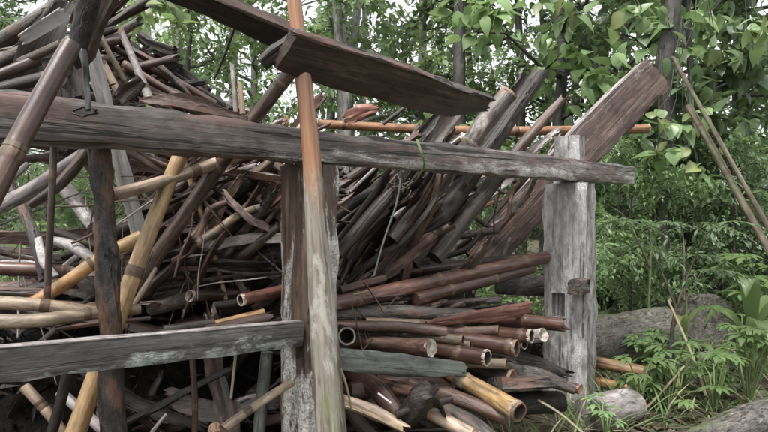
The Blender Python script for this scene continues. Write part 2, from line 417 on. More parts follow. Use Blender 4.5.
def post(name, label, px, d, z1, wx, wy, mat, yaw, z0=-.1, taper=1.0):
    c = P(px, 216, d); p0 = Vector((c.x, c.y, z0)); p1 = Vector((c.x, c.y, z1))
    z = Vector((0, 0, 1)); x = Vector((math.cos(yaw), math.sin(yaw), 0)); y = z.cross(x)
    m = Matrix((x, y, z)).transposed().to_4x4(); m.translation = p0
    me = board_mesh(name, [Vector((0, 0, 0)), Vector((.006, 0, (z1 - z0) / 2)), Vector((0, 0, z1 - z0))], [wx * taper, wx, wx], [wy * taper, wy, wy], 0, 0, 0, .007, nseed(), 0, 0, 9, 6)
    o = link(name, me, None, (M[mat],)); o.matrix_world = m
    return tag(o, label, 'post')
pm = post('support_post', 'thick brown post with flaking white patches, middle of the picture under the beam', 309, 2.43, 1.352, .175, .17, 'postw', YAW)
pr = post('support_post', 'thick pale grey post near the right end of the beam, square mortise hole low down', 569, 3.8, 1.352, .272, .2, 'grey', YAW + R(8))
c = P(569, 216, 3.68)
boolean(pr, P(555, 306, 3.7), YAW + R(8), (.085, .24, .15))
boolean(pm, P(297, 345, 2.33), YAW, (.05, .16, .12))
# tenon through the beam
ten = board_mesh('tenon', [Vector((0, 0, 1.40)), Vector((0, 0, 1.75))], [.17, .165], [.1, .1], 0, 0, 0, .004, 3.1)
o = link('tenon', ten, pr, (M['grey'],))
peg = board_mesh('peg', [Vector((.0, 0, 0)), Vector((0, 0, .12))], [.085, .08], [.09, .09], 0, 0, .01, .008, 5.1)
o = link('peg', peg, pr, (M['bark'],))
o.matrix_local = Matrix.Translation((.115, -.09, .83)) @ Matrix.Rotation(R(90), 4, 'X') 

# lower rails
r0, r1 = P(-70, 216, 1.51), P(300, 216, 2.3)
rail = world_board('rail_board', 'long grey rail with pale green lichen, running from lower left into the middle post', 'rail',
            Vector((r0.x, r0.y, .762)), Vector((r1.x, r1.y, .703)), Vector((0, 0, 1)), .093, .045, 'rail', wear=.004)
RL = Vector((r1.x - r0.x, r1.y - r0.y, -.059)).length
link('upper_edge', board_mesh('upper_edge', [Vector((.0465, 0, 0)), Vector((.0465, 0, RL))], [.005, .005], [.045, .045], 0, 0, 0, .002, 3.3), rail, (M['palebr'],))['label'] = 'pale upper edge'
board('rail_board', 'greenish grey board stub with broken end under the bamboo, right of the middle post', 'rail',
      [(335, 358, 2.5), (400, 365, 2.62), (462, 369, 2.75)], (21, 21, 14), .035, 'railgreen', jag=(0, .05))

# pole lashed in front of the middle post
rod('bamboo_pole', 'tall pole standing against the middle post, orange-brown above, pale with white and mossy lichen below', 'pole',
    [(292, -16, 2.05), (301, 60, 2.06), (311, 150, 2.07), (316, 220, 2.08), (322, 300, 2.09), (327, 370, 2.1), (334, 475, 2.1)], (14, 16, 18, 21, 26, 29, 32), 'polemix', lump=.045, freq=3.5, rough=.04)

# ================================================================== ROOF REMAINS
def edged(label, pts, w, thick, mat, roll, jag, wear, emat, ew, elabel):
    o = board('roof_plank', label, 'plank', pts, w, thick, mat, roll=roll, jag=jag, wear=wear)
    wp = [o.matrix_world.inverted() @ P(*p) for p in pts]; k = len(pts) - 1; a = R(roll)
    ws = w if len(w) > 2 else [w[0] + (w[1] - w[0]) * i / k for i in range(k + 1)]
    off = [p + Vector((math.cos(a), math.sin(a), 0)) * (ws[i] / F * pts[i][2] * .5 + .002) for i, p in enumerate(wp)]
    e = link('upper_edge', board_mesh('upper_edge', off, [ew] * (k + 1), [thick * 1.05] * (k + 1), a, .03, .03, .006, nseed()), o, (M[emat],))
    e['label'] = elabel
    return o
edged('dark roof plank with reddish upper edge, sloping in from the top edge of the picture',
      [(150, -20, 1.95), (225, 11, 2.1), (294, 42, 2.24)], (21, 25), .05, 'dark', 34, (0, .01),   .004, 'wideplank', .012, 'reddish weathered upper edge')
edged('widest dark brown roof plank with ragged upper edge, sloping down above the beam',
      [(284, 50, 1.95), (330, 65, 2.1), (400, 85, 2.35), (448, 101, 2.6), (466, 103, 2.7), (486, 103, 2.8)], (41, 43, 40, 33, 26, 15), .045, 'wetbrown', 26, (.012, .05), .004, 'bark', .008, 'greyish ragged upper edge')
board('roof_plank', 'short dark board lying across the left end of the widest roof plank', 'plank',
      [(262, 64, 1.98), (282, 49, 1.99), (300, 36, 2.0)], (12, 12), .03, 'dark', roll=20)
rod('diagonal_pole', 'long dark brown pole slanting behind the beam from the roof plank down to lower left', 'pole',
    [(303, 56, 2.28), (226, 156, 2.36), (118, 312, 2.42)], (14, 15, 16), 'wetbrown', bam=.5, lump=.04, end1='cut', cut='cutbrown')
rod('bamboo_pole', 'long yellow bamboo pole slanting down past the charred post on the left', 'pole',
    [(192, 128, 2.28), (150, 230, 2.16), (72, 442, 1.98)], (14, 16, 20), 'yellow', bam=.62, lump=.015)
rod('bamboo_pole', 'light tan bamboo with dark open end, lying almost level behind the charred post', 'pole',
    [(112, 195, 2.06), (168, 180, 2.2), (240, 155, 2.45)], (13, 12, 12), 'tan', bam=.5, end0='hollow', cut='cutbrown')
rod('charred_post', 'blackened standing post with orange patches, left of the middle post, behind the rail', 'post',
    [(96, 128, 1.92), (101, 170, 1.92), (105, 215, 1.93), (106, 255, 1.93), (111, 330, 1.93), (112, 380, 1.93), (119, 520, 1.93)], (17, 22, 19, 23, 20, 24, 25), 'charpost', lump=.1, freq=7, rough=.2, n=20)
rod('wet_pole', 'thick shiny wet brown pole in front of the beam at far left', 'pole',
    [(72, 44, 1.36), (30, 120, 1.28), (-14, 205, 1.2)], (18, 21, 24), 'redbrown', bam=.55, lump=.03)
rod('charred_post', 'black gnarled stump of wood hanging from the top edge, above the left of the beam', 'post',
    [(92, -12, 1.66), (84, 25, 1.68), (76, 64, 1.7)], (22, 21, 15), 'char', lump=.12, freq=7, rough=.25, end1='jag', jag=.04)
board('roof_plank', 'grey-brown plank beside the black hanging stump at the top edge', 'plank', [(114, -12, 1.8), (98, 22, 1.82), (84, 58, 1.84)], (15, 12), .03, 'wetbrown', roll=20, jag=(0, .05))
rod('broken_stick', 'short grey stub of split wood under the black hanging stump', 'stick', [(76, 50, 1.62), (60, 78, 1.6)], (7, 4), 'bark', end1='jag', jag=.03)
st = rod('rubber_strap', 'black rubber strap hanging over the beam and ending in a loop', 'strap',
    [(82, 50, 1.66), (85, 64, 1.65), (86, 80, 1.655), (88, 96, 1.645), (88, 110, 1.64)], (8, 6, 7, 6, 7), 'rubber', lump=.25, freq=14)
loop = [P(86 + (11 + 3 * math.sin(a * 2.7)) * math.cos(a), 112 + (4 + 1.5 * math.cos(a * 3.1)) * math.sin(a), 1.64) for a in [i * .63 for i in range(13)]]
inv = st.matrix_world.inverted()
link('strap_loop', build_tube('strap_loop', [inv @ p for p in loop], [.005, .003, .006, .004, .005, .003, .006, .004, .003, .005, .004, .005, .003], 8, .2, 20), st, (M['rubber'],))
board('white_board', 'whitish narrow board standing slanted behind the beam, between charred post and light bamboo', 'board',
      [(90, 40, 2.12), (114, 140, 2.3), (141, 240, 2.5)], (11, 15, 15), .02, 'white')

UL = 'poles heaped above the left end of the beam'
for a in [
    ('bamboo_pole', 'uppermost grey-brown pole in the heap above the beam, at the left edge', [(-14, 46, 2.1), (30, 20, 2.2), (66, -4, 2.35)], (11, 10), 'bark', .4),
    ('bamboo_pole', 'greyish pole just under the pale tarp scrap at the left edge', [(-14, 68, 2.0), (46, 38, 2.1)], (12, 10), 'bark', .4),
    ('bamboo_pole', 'dull brown pole lowest in the heap above the beam, at the left edge', [(-14, 80, 1.9), (58, 52, 2.05)], (10, 12), 'wetbrown', .4),
    ('bamboo_pole', 'dark pole under the wet brown pole at the far left, resting above the beam', [(-14, 92, 1.9), (60, 74, 2.0)], (12, 13), 'dark', .4),
    ('bamboo_pole', 'short greyish pole end poking out beside the charred stump above the beam', [(20, 62, 2.0), (62, 44, 1.95)], (8, 9), 'bark', 0),
    ('bamboo_pole', 'slim tan stick sloping right of the white board, above the beam', [(96, 27, 2.3), (112, 58, 2.34), (131, 90, 2.4)], (5, 6), 'tan', .3),
    ('split_bamboo', 'pinkish split bamboo standing in the heap above the beam, above the curled sheet', [(121, 31, 2.25), (136, 66, 2.25), (150, 100, 2.25)], (6, 9), 'palebr', .35),
    ('split_bamboo', 'pale split bamboo piece low between white board and pinkish split bamboo', [(103, 62, 2.28), (121, 98, 2.3)], (6, 8), 'tan', .3),
    ('bamboo_pole', 'dark pole along the top slope of the heap above the beam', [(92, 16, 2.5), (130, 45, 2.55), (160, 68, 2.6)], (9, 9), 'dark', .4),
    ('bamboo_pole', 'long reddish pole sloping through the heap towards the curled sheet', [(88, 36, 2.42), (150, 66, 2.5), (216, 104, 2.55)], (8, 7), 'redbrown', .35),
    ('bamboo_pole', 'light brown pole under the long reddish one, sloping to the curled sheet', [(124, 64, 2.36), (190, 104, 2.4)], (8, 6), 'rust', .35),
    ('bamboo_pole', 'dull reddish pole half hidden behind the white board above the beam', [(86, 48, 2.45), (120, 75, 2.45)], (9, 8), 'wetbrown', .3),
    ('broken_stick', 'upright pale stick, taller of two beside the curled sheet above the beam', [(232, 64, 2.5), (236, 112, 2.5)], (4, 5), 'palebr', 0),
    ('broken_stick', 'upright pale stick, shorter of two beside the curled sheet above the beam', [(240, 84, 2.5), (243, 114, 2.5)], (5, 6), 'tan', 0),
]:
    rod(a[0], a[1], 'pole' if 'stick' not in a[0] else 'stick', a[2], a[3], a[4], UL, bam=a[5], end0='hollow' if a[5] else 'jag', jag=.03, cut='cutbrown', n=10)
for lab, pts, w, mt in [
    ('jagged black scorched board sticking up at the crest of the heap', [(139, 36, 2.6), (152, 46, 2.6), (174, 54, 2.6)], (8, 14), 'dark'),
    ('wide black scorched board on the heap, below the jagged one', [(138, 68, 2.62), (178, 58, 2.66)], (18, 16), 'dark'),
    ('black scorched board sloping along the right of the heap', [(160, 58, 2.7), (206, 94, 2.72)], (13, 15), 'char'),
    ('lowest black scorched board on the heap, end near the curled sheet', [(172, 78, 2.68), (222, 108, 2.7)], (14, 12), 'dark'),
    ('small black scorched splinter poking right from the heap', [(184, 84, 2.6), (204, 82, 2.6)], (5, 5), 'char'),
]:
    board('charred_board', lab, 'board', pts, w, .03, mt, 'scorched boards on the heap', roll=10, jag=(.03, .03), wear=.005)
board('tarp_scrap', 'pale greyish tarp scrap on the poles at the left edge above the beam', 'tarp', [(22, 40, 1.98), (42, 27, 1.98), (64, 13, 2.0)], (11, 13, 12), .006, 'tarp', roll=20, jag=(.02, .02), wear=.003, cup=.1)
board('bark_sheet', 'large black sheet of bark hanging left of the black stump above the beam', 'bark', [(66, 2, 2.1), (44, 40, 2.06), (20, 92, 2.05)], (14, 28, 24), .012, 'dark', jag=(.03, .05), wear=.008, cup=.15)
board('bark_sheet', 'dark scrap of bark between the wet pole and the black strap, just above the beam', 'bark', [(66, 62, 1.8), (72, 98, 1.8)], (24, 26), .012, 'dark', jag=(.05, .02), wear=.02, cup=.15)
board('curled_sheet', 'brown curled rusty sheet lying along the top of the beam', 'sheet', [(139, 101, 1.98), (160, 100, 2.0), (186, 102, 2.04), (216, 110, 2.1), (248, 119, 2.16)], (3, 11, 16, 12, 3), .01, 'rust', roll=-25, wear=.005, cup=.2)
board('curled_sheet', 'folded up brown end of sheet standing on the beam, left of the curled sheet', 'sheet', [(118, 99, 1.97), (128, 90, 1.99), (142, 80, 2.0)], (10, 15, 9), .012, 'wetbrown', roll=15, wear=.008, cup=.2)
rod('thin_vine', 'thin dark twig hanging against the trees under the reddish-edged roof plank', 'twig', [(236, 24, 2.9), (226, 52, 2.95), (214, 80, 3.0)], (3, 2), 'dark')

# ================================================================== LEANING WOOD IN THE MIDDLE AND RIGHT
LN = 'wood leaning behind the beam'
board('wide_plank', 'wide reddish-brown plank with broken top, leaning behind the pale grey post', 'plank', [(655, 75, 4.5), (600, 130, 4.4), (476, 264, 4.15)], (37, 40, 36), .07, 'wideplank', LN, roll=-14, jag=(.12, 0), wear=.009)
wp_ = bpy.data.objects['wide_plank']; a_ = R(-14); k_ = [wp_.matrix_world.inverted() @ P(*p) for p in [(651, 79, 4.5), (600, 130, 4.4), (520, 216, 4.25)]]
w_ = [.277, .292, .27]
link('upper_edge', board_mesh('upper_edge', [p - Vector((math.cos(a_), math.sin(a_), 0)) * (w / 2 + .004) for p, w in zip(k_, w_)], [.014] * 3, [.072] * 3, a_, .05, .03, .004, 7.7), wp_, (M['palebr'],))['label'] = 'cream coloured upper edge'
rod('broken_stick', 'splintered brown stick leaning just left of the wide reddish plank', 'stick', [(562, 100, 4.0), (530, 136, 3.95), (500, 172, 3.9), (452, 232, 3.8)], (8, 11, 9, 8), 'rust', LN, lump=.14, freq=8, end0='jag', jag=.1)
rod('leaning_log', 'grey bark-covered log with pale crumbling top, leaning left of the splintered stick', 'log', [(541, 72, 3.75), (480, 160, 3.55), (410, 262, 3.3)], (15, 20, 20), 'greylog', LN, lump=.08, end0='jag', jag=.08, freq=5, rough=.1)
rod('leaning_log', 'hollow rust and white bamboo stump leaning beside the end of the widest roof plank', 'log', [(509, 93, 3.3), (484, 124, 3.28), (452, 168, 3.26), (400, 240, 3.2)], (18, 19, 17, 15), 'stump', LN, lump=.07, freq=6, bam=.9, cut='cutbrown', end0='hollow', node='nodelight')
board('bark_sheet', 'dark bark half shell wedged between the hollow stump and the grey log', 'bark', [(528, 78, 3.55), (500, 118, 3.5), (472, 158, 3.45)], (16, 18, 16), .015, 'dark', LN, cup=.3, jag=(.06, 0), wear=.01)
board('bark_sheet', 'grey curled bark leaning under the tip of the widest roof plank', 'bark', [(468, 96, 3.15), (446, 124, 3.15), (420, 158, 3.15)], (12, 17, 12), .02, 'bark', LN, cup=.3, jag=(.06, .02), wear=.012)
board('bark_sheet', 'black bark strip leaning left of the grey curled bark', 'bark', [(450, 104, 3.2), (404, 152, 3.15)], (8, 11), .015, 'dark', LN, cup=.2, jag=(.05, .02), wear=.01)
rod('leaning_log', 'smooth dark grey pole leaning under the beam, right of the middle post void', 'pole', [(512, 158, 3.7), (470, 212, 3.5), (434, 258, 3.35)], (15, 17, 17), 'greylog', LN, lump=.05)
rod('leaning_log', 'brownish pole leaning under the beam, left of the hollow stump', 'pole', [(470, 150, 3.3), (432, 192, 3.2), (392, 240, 3.1)], (13, 14, 15), 'wetbrown', LN, lump=.06)
rod('leaning_log', 'grey branch with stringy fibre tangle, leaning right of the middle post', 'branch', [(424, 150, 3.1), (398, 185, 3.05), (338, 254, 2.95)], (11, 14, 13), 'dark', LN, lump=.1, freq=6)
rod('broken_stick', 'thin light stick in the dark gap just right of the middle post', 'stick', [(384, 160, 3.0), (350, 192, 2.9)], (4, 3), 'palebr', LN)
rod('hanging_string', 'thin grey string hanging from the fibre tangle into the pile', 'string', [(401, 178, 2.95), (396, 205, 2.93), (384, 240, 2.9), (374, 276, 2.86)], (2.2, 1.8), 'string', n=6)
rod('hanging_string', 'grass-green strand looped over the beam, right of the middle post', 'string', [(417, 140, 2.62), (421, 152, 2.6), (424, 166, 2.64), (414, 182, 2.75), (402, 190, 2.9)], (3, 1.5), 'greenvine', n=6)
rod('bamboo_pole', 'orange bamboo lying level far behind the beam, from the tall pole to the wide plank', 'pole', [(318, 124, 4.6), (480, 131, 4.8), (648, 129, 5.0)], (9, 9.5), 'orange', bam=.75, lump=.015, end1='hollow')
board('roof_plank', 'small rusty brown scrap of board lying on the orange bamboo', 'board', [(346, 120, 4.3), (360, 113, 4.3), (377, 108, 4.3)], (9, 14, 6), .03, 'red', jag=(.05, .05), wear=.015)
rod('broken_stick', 'dark stick sloping under the widest roof plank, touching the orange bamboo', 'stick', [(383, 124, 4.2), (404, 108, 4.2)], (4, 4), 'dark')
for lab, pts, w, mt in [
    ('pale bent twig hanging under the beam, left of the pale grey post', [(490, 184, 3.7), (498, 190, 3.7), (506, 193, 3.7)], (3, 3), 'palebr'),
    ('brown stick crossing the green gap left of the pale grey post', [(466, 212, 3.9), (484, 224, 3.9), (500, 232, 3.9)], (5, 4), 'rust'),
    ('light yellowish stick at the foot of the green gap', [(470, 258, 3.95), (488, 236, 4.0)], (3.5, 4), 'yellow'),
    ('grey stick lying level in front of the green gap', [(455, 236, 3.8), (498, 230, 3.85)], (8, 7), 'bark'),
    ('reddish stick lying in the upper part of the green gap', [(478, 208, 4.2), (512, 196, 4.3)], (5, 4), 'rust'),
    ('dark stick lying along the upper side of the wide reddish plank', [(538, 164, 4.1), (492, 216, 4.0)], (6, 5), 'dark'),
    ('greyish stick along the lower side of the wide reddish plank', [(528, 172, 4.0), (484, 226, 3.9)], (4, 5), 'bark'),
    ('thin pale twig leaning on the wide reddish plank', [(500, 262, 3.9), (510, 238, 4.0)], (4, 3), 'bark'),
]:
    rod('broken_stick', lab, 'stick', pts, w, mt, 'sticks in the green gap by the pale grey post', n=8, lump=.1)
# fibre tangle
V = []
sp = [P(400 + rng.gauss(0, 7), 184 + rng.gauss(0, 7), 2.98 + rng.gauss(0, .03)) for _ in range(34)]
m0 = P(400, 184, 2.98)
tangle = link('fibre_tangle', build_tube('fibre_tangle', [p - m0 for p in sp], [.004] * 34, 6, .1), None, (M['bark'],))
tangle.location = m0; tag(tangle, 'knotted tangle of stringy fibres on the grey leaning branch under the beam', 'fibres')

# ================================================================== LOWER RIGHT PILE
RP = 'logs and bamboo stacked right of the middle post'
D = dict
rows = [
 # name, label, pts, widths, mat, extra
 ('bamboo_pole', 'longest reddish-brown bamboo across the top of the stack, between the two posts', [(318, 308, 2.86), (430, 282, 3.2), (546, 257, 3.78)], (16, 15, 12), 'redbrown', D(bam=.55)),
 ('bamboo_pole', 'second reddish-brown bamboo tucked under the longest one on the stack', [(415, 299, 3.1), (532, 268, 3.72)], (14, 11), 'redbrown', D(bam=.5)),
 ('bamboo_pole', 'slim brown pole lying above the longest bamboo next to the middle post', [(330, 288, 3.1), (400, 272, 3.4), (520, 258, 4.0)], (10, 9), 'wetbrown', D(bam=.4)),
 ('log', 'dull grey bent log at the back of the stack below the dark gap', [(345, 280, 3.3), (410, 262, 3.5), (455, 264, 3.7)], (8, 9), 'bark', D(lump=.08)),
 ('split_bamboo', 'reddish split piece lying between middle post and longest bamboo', [(340, 290, 2.95), (385, 278, 3.1)], (8, 7), 'rust', D(bam=.4)),
 ('log', 'grey bark log lying level under the longest bamboo', [(336, 314, 2.95), (400, 312, 3.05), (474, 316, 3.15)], (16, 14, 13), 'bark', D(lump=.08, rough=.1, freq=5)),
 ('log', 'thin grey pole between the bark log and the longest bamboo', [(400, 304, 3.2), (500, 300, 3.4)], (7, 7), 'bark', D(lump=.06)),
 ('log', 'brownish log lying directly above the small hollow ring end', [(336, 326, 2.85), (400, 327, 2.92), (446, 332, 2.9)], (11, 12, 11), 'rust', D(lump=.06)),
 ('bamboo_pole', 'tan streaked pole lying just above the pale log end', [(366, 322, 2.95), (440, 324, 3.0)], (9, 8), 'tan', D(bam=.4)),
 ('bamboo_pole', 'small hollow bamboo ring pointing at the viewer beside the middle post', [(338, 330, 3.0), (347, 336, 2.55)], (15, 18), 'dark', D(end1='hollow')),
 ('log', 'mottled brown log with broad pale cut end, in the middle of the stack', [(352, 340, 2.95), (395, 346, 2.85), (431, 348, 2.72)], (15, 17, 18), 'rust', D(lump=.09, rough=.12, end1='cut')),
 ('bamboo_pole', 'red-brown bamboo with open end right of the pale log end', [(428, 348, 2.95), (487, 358, 2.76)], (16, 17), 'redbrown', D(bam=.5, end1='hollow')),
 ('bamboo_pole', 'red-brown bamboo with dark ragged open end, one row above', [(440, 336, 3.1), (516, 348, 2.9)], (16, 17), 'redbrown', D(bam=.5, end1='hollow', cut='cutbrown')),
 ('bamboo_pole', 'red-brown bamboo with pale rimmed open end, close to the pale grey post', [(478, 332, 3.2), (531, 336, 3.02)], (13, 14), 'redbrown', D(bam=.4, end1='hollow')),
 ('bamboo_pole', 'topmost red-brown bamboo with splintered end by the pale grey post', [(492, 318, 3.4), (564, 325, 3.16)], (14, 13), 'redbrown', D(bam=.4, end1='jag', jag=.08)),
 ('bamboo_pole', 'short bamboo with whitish end under the pale rimmed one', [(510, 340, 3.25), (543, 335, 3.08)], (10, 14), 'palebr', D(end1='cut')),
 ('bamboo_pole', 'small pale end stub below the pale rimmed bamboo', [(500, 344, 3.2), (524, 345, 3.05)], (8, 8), 'tan', D(end1='hollow')),
 ('bamboo_pole', 'thin mossy bamboo with open end between pale log end and the row above', [(400, 334, 3.0), (462, 340, 2.86)], (9, 10), 'mossbam', D(bam=.35, end1='hollow', cut='cutbrown')),
 ('bamboo_pole', 'thin red-brown bamboo end peeping out under the red wedge board', [(430, 332, 3.1), (498, 330, 3.0)], (9, 10), 'rust', D(bam=.35, end1='hollow', cut='cutbrown')),
 ('bamboo_pole', 'thin tan bamboo end just left of the dark ragged open end', [(420, 344, 3.0), (470, 345, 2.9)], (8, 9), 'tan', D(bam=.35, end1='hollow', cut='cutbrown')),
 ('bamboo_pole', 'grey bamboo lying under the red-brown bamboo right of the pale log end', [(440, 362, 2.95), (506, 364, 2.84)], (10, 11), 'mossbam', D(bam=.4, end1='hollow', cut='cutbrown')),
 ('bamboo_pole', 'thin brown bamboo below the yellow-orange one, pointing to the bottom edge', [(400, 386, 2.7), (470, 424, 2.5)], (11, 13), 'redbrown', D(bam=.35, end1='hollow', cut='cutbrown')),
 ('bamboo_pole', 'tan brown bamboo at the bottom edge, right of the knobbly root', [(430, 412, 2.5), (480, 440, 2.4)], (14, 15), 'tan', D(bam=.35)),
 ('bamboo_pole', 'reddish bamboo sloping above the knobbly root', [(372, 382, 2.75), (428, 396, 2.55)], (13, 14), 'redbrown', D(bam=.35, end1='hollow', cut='cutbrown')),
 ('bamboo_pole', 'bright yellow-orange bamboo with open end pointing down to the lower right', [(446, 370, 2.85), (485, 392, 2.68), (519, 412, 2.52)], (15, 18, 20), 'yellow', D(bam=.34, end1='hollow', cut='cutbrown', node='nodelight')),
 ('log', 'brown pole with dark blotches lying under the yellow-orange bamboo', [(380, 376, 2.85), (440, 392, 2.72), (506, 418, 2.6)], (14, 15, 14), 'rust', D(lump=.05)),
 ('log', 'dark mossy log tip above the yellow-orange bamboo end', [(470, 366, 3.0), (512, 378, 2.85)], (18, 17), 'dark', D(lump=.06, end1='cut', cut='cutbrown')),
 ('log', 'reddish broken log lying below the greenish board stub', [(352, 372, 2.85), (380, 392, 2.65), (402, 420, 2.5)], (18, 20, 16), 'rust', D(lump=.12, rough=.15, end1='jag', jag=.08)),
 ('log', 'brown log lying under the greenish board stub, left of the blotched pole', [(350, 392, 2.7), (410, 380, 2.8), (452, 388, 2.85)], (18, 17, 15), 'rust', D(lump=.08)),
 ('log', 'light brown split log at the foot of the middle post', [(342, 400, 2.5), (375, 412, 2.42), (404, 428, 2.35)], (14, 15, 10), 'tan', D(lump=.13, end1='jag', jag=.06)),
 ('log', 'dark grey log low in the stack, running to the bottom edge', [(430, 405, 2.6), (470, 425, 2.5), (500, 450, 2.45)], (22, 22, 20), 'bark', D(lump=.1, rough=.12)),
 ('log', 'weathered black root log under the splintered bamboo, in front of the pale grey post', [(486, 352, 3.2), (525, 360, 3.1), (566, 374, 3.05)], (14, 17, 9), 'dark', D(lump=.15, rough=.25, end1='jag', jag=.1)),
 ('log', 'flattish brown bark log pointing to the foot of the pale grey post', [(500, 368, 3.05), (540, 376, 3.0), (575, 390, 2.95)], (12, 14, 8), 'bark', D(lump=.15, rough=.2)),
 ('log', 'dark log lying at the bottom right of the stack under the flat board', [(500, 404, 2.9), (560, 402, 3.05)], (24, 20), 'char', D(lump=.12, rough=.2)),
 ('bamboo_pole', 'upper of two orange-brown bamboos poking out right of the pale grey post', [(588, 361, 3.98), (656, 374, 3.7)], (12, 12), 'oldbam', D(bam=.55, end1='hollow', cut='cutbrown')),
 ('bamboo_pole', 'lower of two orange-brown bamboos poking out right of the pale grey post', [(588, 381, 3.95), (645, 390, 3.6)], (10, 10), 'oldbam', D(bam=.5, end1='hollow', cut='cutbrown')),
 ('log', 'dark grey squared log behind the stack, against the pale grey post', [(496, 284, 4.0), (548, 286, 4.0)], (20, 21), 'bark', D(flat=.8, lump=.05)),
 ('log', 'short brown stub ending beside the foot of the pale grey post', [(556, 384, 3.1), (580, 389, 3.0)], (9, 10), 'rust', D(end1='cut', cut='cutbrown')),
]
for nm, lab, pts, w, mt, kw in rows:
    rod(nm, lab, 'bamboo' if 'bamboo' in nm else 'log', pts, w, mt, RP, **kw)
board('red_board', 'reddish wedge-shaped board lying on the stack', 'board', [(426, 323, 2.95), (475, 317, 3.1), (528, 309, 3.3)], (3, 11, 13), .025, 'red', roll=25, jag=(0, .05), wear=.006)
board('flat_board', 'flat grey board with a straight front edge under the black root log', 'board', [(492, 384, 2.86), (520, 383, 2.9), (548, 382, 3.0)], (13, 12, 10), .16, 'bark', roll=0, wear=.01)
# charred root mass: a knobbly core with stubs
cm = P(425, 402, 2.45)
root = rod('charred_root', 'dark knobbly root on the front of the stack, below the greenish board stub', 'root',
           [(398, 424, 2.42), (416, 404, 2.4), (432, 396, 2.42), (444, 412, 2.45)], (16, 27, 24, 13), 'dark', lump=.16, freq=7, rough=.25, n=22)
inv = root.matrix_world.inverted()
for pts, w in (([(422, 402, 2.4), (438, 386, 2.36)], (9, 7)), ([(414, 408, 2.4), (396, 414, 2.36)], (10, 8)), ([(434, 404, 2.42), (452, 398, 2.46)], (9, 7))):
    lp = [inv @ P(*p) for p in pts]
    link('root_stub', build_tube('root_stub', [lp[0], (lp[0] + lp[1]) / 2, lp[1]], [w[0] / 2 / F * 2.4, (w[0] + w[1]) / 4 / F * 2.4, w[1] / 2 / F * 2.4], 11, .08, 9, jag1=.008), root, (M['dark'],))
rod('broken_stick', 'whitish pair-like thin stick among the reddish logs below the board stub', 'stick', [(378, 393, 2.5), (391, 403, 2.48)], (2.2, 2), 'white', n=6)
rod('broken_stick', 'thin light twig hanging on the pale half-log at the middle post', 'twig', [(340, 368, 2.1), (346, 384, 2.12), (352, 410, 2.15)], (3, 2), 'straw', n=6)

